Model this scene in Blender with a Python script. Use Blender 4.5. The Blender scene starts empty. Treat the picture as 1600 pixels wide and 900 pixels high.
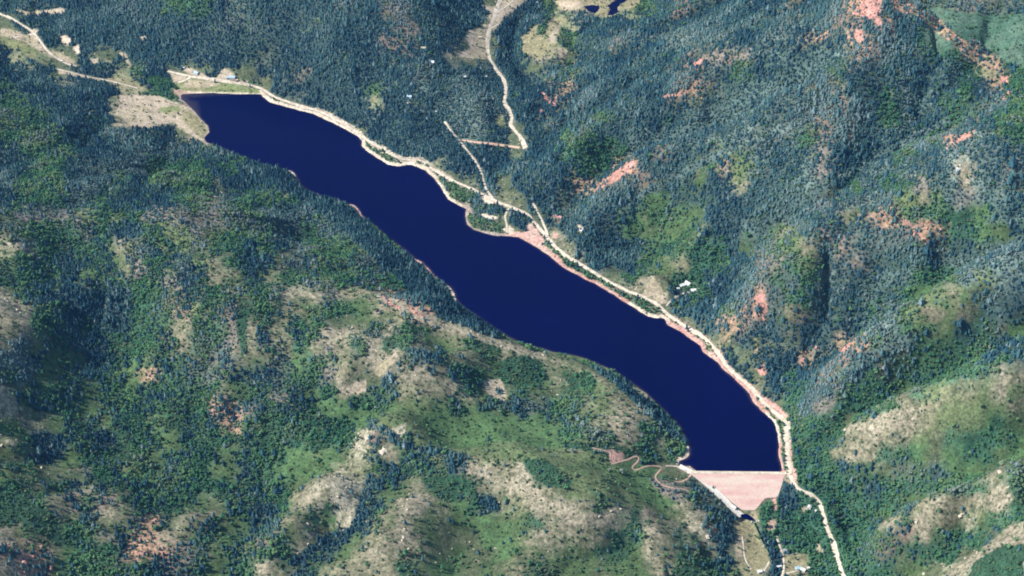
import bpy, bmesh, math, random
import numpy as np
from mathutils import Vector, Matrix, noise as mnoise

random.seed(7)
rng = np.random.default_rng(11)
scene = bpy.context.scene
COL = scene.collection
R = math.radians

# ------------------------------------------------------------------ camera
CAM_Z = 1970.0
PITCH = R(36.0)
FPX = 450.0 / math.tan(R(10.0))          # focal length in survey pixels (1600 x 900)
cam_d = bpy.data.cameras.new("camera")
cam = bpy.data.objects.new("camera", cam_d)
COL.objects.link(cam)
cam.location = (0, 0, CAM_Z)
cam.rotation_euler = (math.pi / 2 - PITCH, 0, 0)
cam_d.sensor_width = 36.0
cam_d.lens = 36.0 * FPX / 1600.0
cam_d.clip_start = 1.0
cam_d.clip_end = 60000.0
scene.camera = cam

# ------------------------------------------------------------------ sky and sun
SUN_EL = R(45.0)
SUN_AZ = R(187.0)                        # direction towards the sun, counted from +X
to_sun = Vector((math.cos(SUN_EL) * math.cos(SUN_AZ), math.cos(SUN_EL) * math.sin(SUN_AZ), math.sin(SUN_EL)))
world = bpy.data.worlds.new("World")
scene.world = world
world.use_nodes = True
wn = world.node_tree.nodes
wl = world.node_tree.links
sky = wn.new("ShaderNodeTexSky")
sky.sky_type = 'NISHITA'
sky.sun_disc = False
sky.sun_elevation = SUN_EL
sky.sun_rotation = math.pi / 2 - SUN_AZ
sky.altitude = 2300
wl.new(sky.outputs[0], wn["Background"].inputs[0])
wn["Background"].inputs[1].default_value = 0.12
sun_d = bpy.data.lights.new("sun", 'SUN')
sun_d.energy = 4.8
sun_d.angle = R(0.5)
sun_d.color = (1.0, 0.95, 0.87)
sun = bpy.data.objects.new("sun", sun_d)
COL.objects.link(sun)
sun.location = (-800, 1200, 3000)
sun.rotation_euler = to_sun.to_track_quat('Z', 'Y').to_euler()
scene.view_settings.view_transform = 'Standard'
scene.view_settings.look = 'None'
scene.view_settings.exposure = 0.5
scene.view_settings.gamma = 1.0
scene.cycles.filter_width = 1.9
scene.cycles.max_bounces = 5
scene.cycles.diffuse_bounces = 2
scene.cycles.volume_bounces = 1

# ------------------------------------------------------------------ helpers
_cp, _sp = math.cos(PITCH), math.sin(PITCH)


def ray(u, v):
    """direction (unit forward component) of the sight line through a survey pixel"""
    a = (np.asarray(u, float) - 800.0) / FPX
    b = (450.0 - np.asarray(v, float)) / FPX
    return a, _cp + b * _sp, -_sp + b * _cp


def at(u, v, h):
    dx, dy, dz = ray(u, v)
    t = (np.asarray(h, float) - CAM_Z) / dz
    return dx * t, dy * t


def project(x, y, z):
    w = y * _cp - (z - CAM_Z) * _sp
    b = y * _sp + (z - CAM_Z) * _cp
    return 800.0 + FPX * x / w, 450.0 - FPX * b / w, w


def _hash(ix, iy, seed):
    h = (ix.astype(np.int64) * 374761393 + iy.astype(np.int64) * 668265263 + seed * 974634777) & 0x7fffffff
    h = ((h ^ (h >> 13)) * 1274126177) & 0x7fffffff
    h = h ^ (h >> 16)
    return (h & 0xffff).astype(np.float32) / 65535.0


def vnoise(x, y, seed):
    ix = np.floor(x); iy = np.floor(y)
    fx = (x - ix).astype(np.float32); fy = (y - iy).astype(np.float32)
    fx = fx * fx * (3 - 2 * fx); fy = fy * fy * (3 - 2 * fy)
    ix = ix.astype(np.int64); iy = iy.astype(np.int64)
    a = _hash(ix, iy, seed); b = _hash(ix + 1, iy, seed)
    c = _hash(ix, iy + 1, seed); d = _hash(ix + 1, iy + 1, seed)
    return (a + (b - a) * fx) * (1 - fy) + (c + (d - c) * fx) * fy


def fbm(x, y, scale, seed, octs=3, gain=0.5):
    """roughly 0..1"""
    s = 0.0; amp = 1.0; tot = 0.0
    for o in range(octs):
        k = 2.0 ** o / scale
        c, sn = math.cos(0.6 * o + seed), math.sin(0.6 * o + seed)
        s = s + amp * vnoise((x * c - y * sn) * k + 17.3 * o, (x * sn + y * c) * k - 9.1 * o, seed + 31 * o)
        tot += amp; amp *= gain
    return s / tot


def sstep(a, b, x):
    t = np.clip((x - a) / (b - a), 0, 1)
    return t * t * (3 - 2 * t)


def tag(o, label=None, cat=None, group=None, kind=None):
    if label: o["label"] = label
    if cat: o["category"] = cat
    if group: o["group"] = group
    if kind: o["kind"] = kind
    return o


# ------------------------------------------------------------------ survey: outlines (pixels of the 1600 x 900 frame)
RIGHT_SHORE = [(283, 147), (300, 146), (330, 145), (370, 147), (408, 147), (415, 155), (425, 161), (445, 166), (470, 173), (490, 178),
    (505, 185), (520, 192), (540, 202), (558, 212), (566, 220), (565, 228), (575, 237), (590, 247), (607, 257), (622, 260), (640, 257),
    (655, 262), (665, 266), (680, 280), (690, 295), (700, 311), (715, 320), (729, 327), (727, 340), (730, 350), (740, 359), (757, 364),
    (775, 368), (797, 369), (812, 371), (830, 381), (846, 391), (858, 400), (870, 410), (885, 421), (900, 428), (915, 437), (930, 443),
    (945, 452), (955, 458), (970, 468), (985, 477), (1000, 487), (1012, 494), (1025, 497), (1034, 496), (1041, 500), (1042, 507),
    (1050, 511), (1062, 517), (1074, 526), (1085, 533), (1095, 541), (1098, 549), (1110, 558), (1122, 566), (1130, 577), (1142, 586),
    (1152, 597), (1165, 608), (1172, 616), (1176, 627), (1188, 640), (1197, 648), (1207, 656), (1213, 668), (1216, 680), (1217, 695),
    (1217, 713), (1220, 725), (1223, 738)]
LEFT_SHORE = [(1090, 736.3), (1083, 733), (1078, 729), (1070, 728), (1060, 726), (1061, 720), (1072, 716), (1077, 709), (1078, 700),
    (1073, 688), (1067, 677), (1061, 667), (1051, 656), (1041, 644), (1026, 631), (1011, 616), (991, 601), (976, 591), (963, 581),
    (946, 574), (931, 567), (916, 561), (900, 557), (885, 554), (865, 550), (845, 544), (825, 539), (810, 534), (795, 527), (780, 518),
    (765, 508), (750, 497), (735, 487), (722, 478), (712, 468), (708, 456), (703, 448), (690, 440), (680, 432), (672, 422), (660, 410),
    (648, 404), (635, 394), (620, 382), (605, 370), (592, 358), (578, 345), (565, 336), (560, 326), (552, 320), (540, 317), (520, 310),
    (500, 305), (480, 297), (468, 288), (462, 273), (455, 267), (440, 264), (420, 259), (400, 253), (380, 245), (360, 237), (340, 228),
    (322, 222), (318, 215), (327, 206), (325, 197), (315, 187), (305, 175), (297, 168), (290, 160), (283, 155)]
LAKE = RIGHT_SHORE + LEFT_SHORE
POND_Z = 95.0
PONDS = [[(912, 10), (925, 8), (937, 9), (936, 14), (930, 21), (921, 18)],
         [(949, 24), (954, 15), (950, 9), (957, 4), (965, -2), (984, -2), (970, 6), (964, 12), (967, 19), (958, 23)]]

ROADS = {
 "lakeshore_road": ([(262, 111), (290, 118), (330, 124), (365, 129), (395, 134), (412, 140), (425, 150), (440, 156), (470, 166), (495, 172),
    (520, 184), (545, 198), (562, 209), (580, 224), (597, 233), (615, 244), (632, 250), (655, 250), (668, 256), (676, 264), (690, 272),
    (705, 281), (725, 290), (745, 299), (757, 305), (770, 312), (785, 319), (795, 323), (810, 328), (825, 335), (835, 347), (845, 360),
    (855, 371), (865, 384), (878, 395), (890, 404), (903, 411), (920, 421), (935, 431), (950, 440), (965, 447), (980, 455), (1000, 462),
    (1015, 469), (1030, 478), (1040, 488), (1052, 496), (1065, 507), (1085, 518), (1100, 528), (1115, 543), (1125, 556), (1135, 572),
    (1150, 586), (1165, 598), (1178, 610), (1190, 625), (1203, 637), (1220, 652), (1230, 662), (1229, 675), (1230, 700), (1232, 720),
    (1235, 740), (1240, 755), (1247, 764), (1258, 769), (1269, 774), (1280, 784), (1285, 800), (1292, 825), (1301, 845), (1306, 865),
    (1312, 885), (1319, 906)], 5.0),
 "valley_road": ([(784, -8), (776, 15), (768, 35), (763, 55), (761, 75), (762, 88), (768, 96), (775, 108), (785, 120), (791, 135), (790, 150),
    (787, 160), (795, 172), (801, 185), (796, 195), (805, 205), (816, 216), (821, 232)], 5.5),
 "forest_road": ([(695, 190), (705, 205), (718, 220), (730, 235), (742, 250), (752, 268), (757, 285), (760, 297), (770, 309)], 3.2),
 "cut_track": ([(722, 219), (740, 222), (760, 224), (785, 227), (812, 231)], 4.0),
 "meadow_track": ([(772, 22), (786, 14), (802, 1)], 2.5),
 "ranch_lane": ([(764, 46), (770, 42), (779, 38)], 2.5),
 "zigzag_trail": ([(925, 700), (940, 703), (956, 707), (952, 719), (957, 726), (972, 720), (982, 719), (992, 712), (1000, 714), (997, 722),
    (987, 729), (986, 734), (992, 736), (1007, 729), (1022, 727), (1037, 730), (1034, 735), (1024, 740), (1022, 746), (1032, 757),
    (1050, 763), (1070, 764), (1076, 768)], 2.3),
 "abutment_track": ([(1080, 741), (1074, 749), (1062, 754), (1054, 752)], 3.0),
 "house_drive": ([(1041, 478), (1048, 470), (1056, 464), (1068, 457), (1082, 457)], 3.0),
 "meadow_lane": ([(1160, 838), (1162, 855), (1163, 872), (1168, 882), (1174, 890)], 2.6),
 "farm_lane": ([(1213, 836), (1218, 852), (1223, 866), (1226, 884), (1222, 904)], 4.0),
 "yard_drive": ([(1224, 897), (1235, 895), (1248, 891)], 2.6),
 "bottom_lane": ([(1202, 878), (1197, 888), (1191, 896)], 3.0),
 "picnic_drive": ([(278, 129), (288, 127), (298, 120)], 4.0),
 "inlet_road": ([(-30, 10), (-5, 20), (15, 28), (30, 36), (40, 43), (52, 50), (60, 60), (68, 72), (78, 84), (95, 95), (110, 102), (120, 103)], 3.6),
 "ramp_road": ([(795, 326), (788, 334), (790, 345), (793, 356), (793, 364)], 3.0),
 "spur_road": ([(833, 318), (838, 328), (845, 340), (850, 352), (856, 368)], 2.8),
 "valley_track": ([(90, 108), (110, 113), (135, 120), (165, 125), (190, 131), (215, 138)], 2.6),
 "dam_left_road": ([(1040, 728), (1052, 728), (1062, 730)], 3.5),
}

# ------------------------------------------------------------------ survey: land cover, one letter per 25 px cell
# D dense conifers  C conifers  M conifers and scrub  G green scrub  g deep green scrub  L light green grassland  B grey-green brush
# S brown brush  Y tan and green grass  T dry tan grass  P pale bare ground  O olive meadow  R red rock  r red soil under conifers
COVER = """
CCCDDDDDDDGGGDCC DDDDDCDDrCCDDDTT DDLSSOOOLCrCCCCC CrDDCRRDrGGSSBSD
TCCDDDDDDDDDDDCC DDCCDDCDDrCCCDTD DDTODCCCCCCCBCCC CCBCrrDRDCrrGLGL
TTCCDDDDDDDDDDDC CDDDDDDDrrCDCTTD CTOLCCrCCCBCCCDC BCrrCRrDDGGrSSLG
DOOTTDTCDDDDDDDC SDDDDCDDDrCDTTTD CSOTCCCCCCCrSrSC BCCBBrrCCCGGSSGG
CCDTSDDOGDDTTCTT DDrDDDDDDCBCBCDD DTCLCDDCCCrrCCGC CBBBGDCCCCCBGOrG
LCCCCCCOOGGTTLLL TDDDDDDLCDBCBBDD DDrRDDDDDCrRrCBB BBrCrCCCBCCCGDRG
GGCCCCCTTTLL.... .SSDDDDODDCBBBBD CDDrDDDCDDrrCBBC CCCCrCCGBBCGGrBG
LLGCCCCTTTTO.... ...STDDDDDDCBBBT DDrDDGDDDCCBBBBC CDCrCCDGBCCGBrGG
GLLGCCCCCCDTT... ......TDDDDDDBCC TDDLGDDBBBBBBBCC CCGrCrCCCGGRBBLG
CGGLLCDDBBBCC... ......OTDDDDDDDC TDCGGGGBCrDCCLCC DDCSDDCDGCCBBCCB
CCGGDBBBBLGGGDGC CC........TTDDDD CDDCGGRRDDDLGrLC DCBSDDBBBBCBTCBr
BGGGCBBLDGGGGSDD CCT........CTTDT DCDCRRCCrDDYDCYC CCBCDGBGGSCBTBCr
CGGGBBLDDDDGGTSG LLGDDDT.....CCDT TDDSCDDDLLCCCDDD CDBrrBBCLYLBSBBC
LSSSSLGLGSSSSSGG BBBBGDD......SCT DTDSDDDLYGLYDDDC BCCCCYrRGGGggLBB
MLGGGSGDDGLLSLGG GSSGBBBGG......T TDTDDDCLYLYLCDBB YLCrCCCCrRRGGLYC
TSGMMGMTMCLLLGGC GCSGLLLGGDD..... ..TTDDDDLGGGGDYC GLYCrCCCCCrCCCBB
LGMDDMMYSGMBLYGC BYSSLLSSSDDD.... ...TTDDDGYOGGDCr SGLCCSrCCCCBBBBB
MGMLDYMMGMSDMYYM YLGMLGMMGSCDDD.. .....TTGTTGGDDBC GCGBCCBBBGGGBLBB
TMDDDDDDGGMMMGMM GSTTSYYYRDDDD... ......TTTTCGDDDR CGGCDDBCGLLYLCCB
TTGGDDDDGGMrLMrg GMYYGGYTYRRDDDD. ........TTCDDLDR CYrCCCGBGLGLYCBC
YTGGDMDDGGMYGGSY MYMGTTYMTGgYYTDD G.........TTDRrD DrDDCCBBGGLLDGSL
YDYMDDDGGGMYGGSY DYGYSYGTgGYYYGgY YGYY........TTDr rSDDRRGGBMMMGGDM
BBMYYDDMLMMMMSDY MSLGMYYTTMDMYYYY ggTYLY........Tr DDRrrDBMMMMGGDGD
MBYYMDMLYRMMSSMC CSGGSYYTDTTYMGYG gGTgGLGD.......T DGDrMDGrMGGGGGTY
TMLMMYMLLMMMGGYM MSMYGTTMMYYYTGTT GYTgGLYLTD.....T DGDDMGGGYGLYYLTL
TYMMLYMMMMMMGRRS CMrMLLGGLLLLMYMM rSGGYLYTTGGD...T TGDSGGGGYYYLLLLY
LYTYMMYMGLgMMrRM MGGGMGLCYLLLLLLL LLMMGYTTGGGD.... TGGGGTTTTYLLLLgY
TGDDMMDgGMYMMGMM gGGGGGPrMMLgLLLL LLLGGGYTGTGD.... TGGGMYTYYLTGgGGL
YTDDYMMgGYMMGMYM GGLLLYPMTMMMDYLL YgLTLGTTGTGGSY.. TDGMYTYGGLTLGGYL
LLTTYSGMLLMGGYYC GLLLYPPMDMMMDTTY TggLGGGYTTGTTTTT TTGGDMMTrMDLLYYG
GgYMrTMMMLMGGGMM GGYYPPPDMTTgggYT TTYLLGGgYTTMYTTT TDGMMMDGGGGGGGTG
ggGYrMrYMMGMYTMM DGYTgPPDYTTYLGDT YTTTYgLLLLTMDYTT DDTGMGGGMYTYYTTg
ggggYCTYrRMYYMYM DYYgLPDMYTLTYYLY YgYTTTTgTYTPMDOT TDGTGGMTMTYYPYGG
TLggGMTrRRTYMMYM rGLTTDYYYTYTTTLL YTYYYYgGTYgTDDOO TGGTTMGMrTMGGGrT
RRRTLGGrRRRrMYMM GGTMDYYTYYYTYTTL YYTYYggYTYggTDOO DOOYTGMrMGGGTTTg
TRRYGGGMMMrrMYMG TYDMYYYYYgLLLTYY YgYYYTYYYTggGMOO DTOTGGGGYYTPPggT
"""
ROWS = [l.replace(" ", "") for l in COVER.strip().split("\n")]
assert len(ROWS) == 36 and all(len(r) == 64 for r in ROWS), [(i, len(r)) for i, r in enumerate(ROWS) if len(r) != 64]
# letter: conifer, broadleaf, scrub density; ground colour A, B; share of B
TABLE = {
 'D': (.97, .10, .15, (.042, .080, .080), (.080, .115, .105), .20),
 'C': (.80, .40, .25, (.054, .095, .082), (.115, .145, .125), .24),
 'M': (.42, .50, .60, (.058, .118, .060), (.155, .150, .100), .20),
 'G': (.12, .82, .60, (.042, .112, .070), (.072, .150, .090), .40),
 'g': (.02, .05, .60, (.026, .080, .046), (.042, .100, .058), .40),
 'L': (.12, .36, .36, (.086, .165, .066), (.145, .185, .086), .42),
 'W': (.005, .03, .12, (.086, .165, .066), (.145, .185, .086), .42),
 'B': (.24, .82, .35, (.100, .160, .145), (.165, .220, .195), .35),
 'S': (.18, .22, .25, (.240, .205, .175), (.11, .145, .115), .45),
 'Y': (.025, .06, .10, (.235, .218, .142), (.078, .130, .052), .58),
 'T': (.01, .02, .05, (.350, .305, .220), (.115, .140, .075), .55),
 'P': (.02, .02, .06, (.480, .435, .315), (.24, .24, .14), .36),
 'O': (.01, .02, .05, (.285, .270, .160), (.18, .22, .12), .45),
 'R': (.36, .08, .12, (.47, .285, .195), (.33, .25, .165), .45),
 'r': (.62, .16, .22, (.24, .175, .140), (.105, .125, .09), .55),
 # exact features
 '1': (0, 0, .01, (.720, .620, .480), (.62, .50, .38), .35),      # pale sand
 '2': (0, .01, .03, (.600, .340, .280), (.56, .42, .34), .42),    # pink shore
 '3': (0, .01, .03, (.430, .350, .290), (.34, .27, .22), .40),    # grey mud shore
 '4': (.0, .01, .03, (.450, .375, .280), (.37, .32, .20), .36),   # tan field
 '5': (.09, .02, .03, (.640, .320, .265), (.50, .27, .21), .40),  # red cliff
 '6': (.0, .02, .03, (.285, .262, .150), (.33, .285, .175), .40),   # olive meadow
 '7': (.08, .62, .6, (.09, .14, .08), (.26, .25, .17), .40),      # shoreline bushes
 '8': (.0, .0, .0, (.42, .30, .22), (.5, .36, .27), .4),          # bare earth
 '9': (.0, .0, .05, (.20, .24, .105), (.26, .25, .13), .4),       # green meadow
 'V': (.0, .03, .10, (.066, .145, .100), (.115, .185, .135), .40),    # pale alpine grass
 '0': (0, 0, 0, (.2, .18, .14), (.2, .18, .14), .5),              # under roads and dam
}
CODES = "DCMGgLBSYTPORr1234567890VW"
IDX = {c: i for i, c in enumerate(CODES)}
DENS = np.array([TABLE[c][:3] for c in CODES], np.float32)
COLA = np.array([TABLE[c][3] for c in CODES], np.float32)
COLB = np.array([TABLE[c][4] for c in CODES], np.float32)
SHARE = np.array([TABLE[c][5] for c in CODES], np.float32)
coarse = np.array([[IDX[c if c != '.' else 'C'] for c in r] for r in ROWS], np.int16)
EM = 60                                   # survey margin round the frame
sub = coarse[18:, 16:44]; sub[sub == IDX['L']] = IDX['W']
sub = coarse[18:, 54:]; sub[sub == IDX['L']] = IDX['W']
exact = np.full((900 + 2 * EM, 1600 + 2 * EM), -1, np.int16)
YY, XX = np.mgrid[0:exact.shape[0], 0:exact.shape[1]]


def fill(poly, code):
    P = np.array(poly, float) + EM
    x0, y0 = np.maximum(np.floor(P.min(0)).astype(int) - 1, 0)
    x1, y1 = np.ceil(P.max(0)).astype(int) + 2
    sx = XX[y0:y1, x0:x1] + 0.5; sy = YY[y0:y1, x0:x1] + 0.5
    ins = np.zeros(sx.shape, bool)
    Q = np.roll(P, -1, 0)
    for (ax, ay), (bx, by) in zip(P, Q):
        if ay == by: continue
        c = ((ay > sy) != (by > sy)) & (sx < (bx - ax) * (sy - ay) / (by - ay) + ax)
        ins ^= c
    exact[y0:y1, x0:x1][ins] = IDX[code] if code in IDX else -1


def stroke(line, width, code, arr=None):
    tgt = exact if arr is None else arr
    P = np.array(line, float) + EM
    r = width / 2.0
    for (ax, ay), (bx, by) in zip(P[:-1], P[1:]):
        x0 = max(int(min(ax, bx) - r - 2), 0); x1 = int(max(ax, bx) + r + 3)
        y0 = max(int(min(ay, by) - r - 2), 0); y1 = int(max(ay, by) + r + 3)
        sx = XX[y0:y1, x0:x1] + 0.5; sy = YY[y0:y1, x0:x1] + 0.5
        L = (bx - ax) ** 2 + (by - ay) ** 2 + 1e-9
        t = np.clip(((sx - ax) * (bx - ax) + (sy - ay) * (by - ay)) / L, 0, 1)
        d = np.hypot(sx - ax - t * (bx - ax), sy - ay - t * (by - ay))
        tgt[y0:y1, x0:x1][d < r] = IDX[code]


def seg(line, a, b):
    ia = min(range(len(line)), key=lambda i: math.hypot(line[i][0] - a[0], line[i][1] - a[1]))
    ib = min(range(len(line)), key=lambda i: math.hypot(line[i][0] - b[0], line[i][1] - b[1]))
    return line[min(ia, ib):max(ia, ib) + 1]


LS = ROADS["lakeshore_road"][0]
# strip between water and road: scattered bushes
def strip(a, b, code):
    lo = seg(RIGHT_SHORE, a, b); hi = seg(LS, a, b)
    fill(lo + hi[::-1], code)
strip((425, 161), (729, 327), '7')
strip((840, 390), (1030, 490), '7')
strip((1042, 507), (1213, 660), '7')
strip((1213, 660), (1223, 738), '7')
for a, b, w, c in (((283, 147), (430, 161), 12, '1'), ((430, 161), (729, 327), 9, '1'), ((727, 330), (797, 369), 17, '3'),
                   ((797, 369), (870, 410), 17, '2'), ((870, 410), (985, 477), 9, '2'), ((985, 477), (1041, 500), 10, '1'),
                   ((1041, 504), (1110, 558), 14, '2'), ((1110, 558), (1197, 648), 11, '2'), ((1197, 648), (1217, 700), 7, '1'),
                   ((1217, 700), (1223, 738), 8, '2')):
    stroke(seg(RIGHT_SHORE, a, b), w, c)
for a, b, w, c in (((452, 265), (470, 290), 10, '1'), ((549, 319), (563, 334), 9, '2'), ((650, 403), (684, 436), 6, '2'),
                   ((700, 446), (714, 468), 7, '1'), ((1061, 720), (1079, 698), 12, '1'), ((720, 476), (726, 482), 5, '3'),
                   ((318, 222), (283, 155), 10, '3'), ((1090, 736), (1060, 726), 9, '1')):
    stroke(seg(LEFT_SHORE, a, b), w, c)
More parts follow.
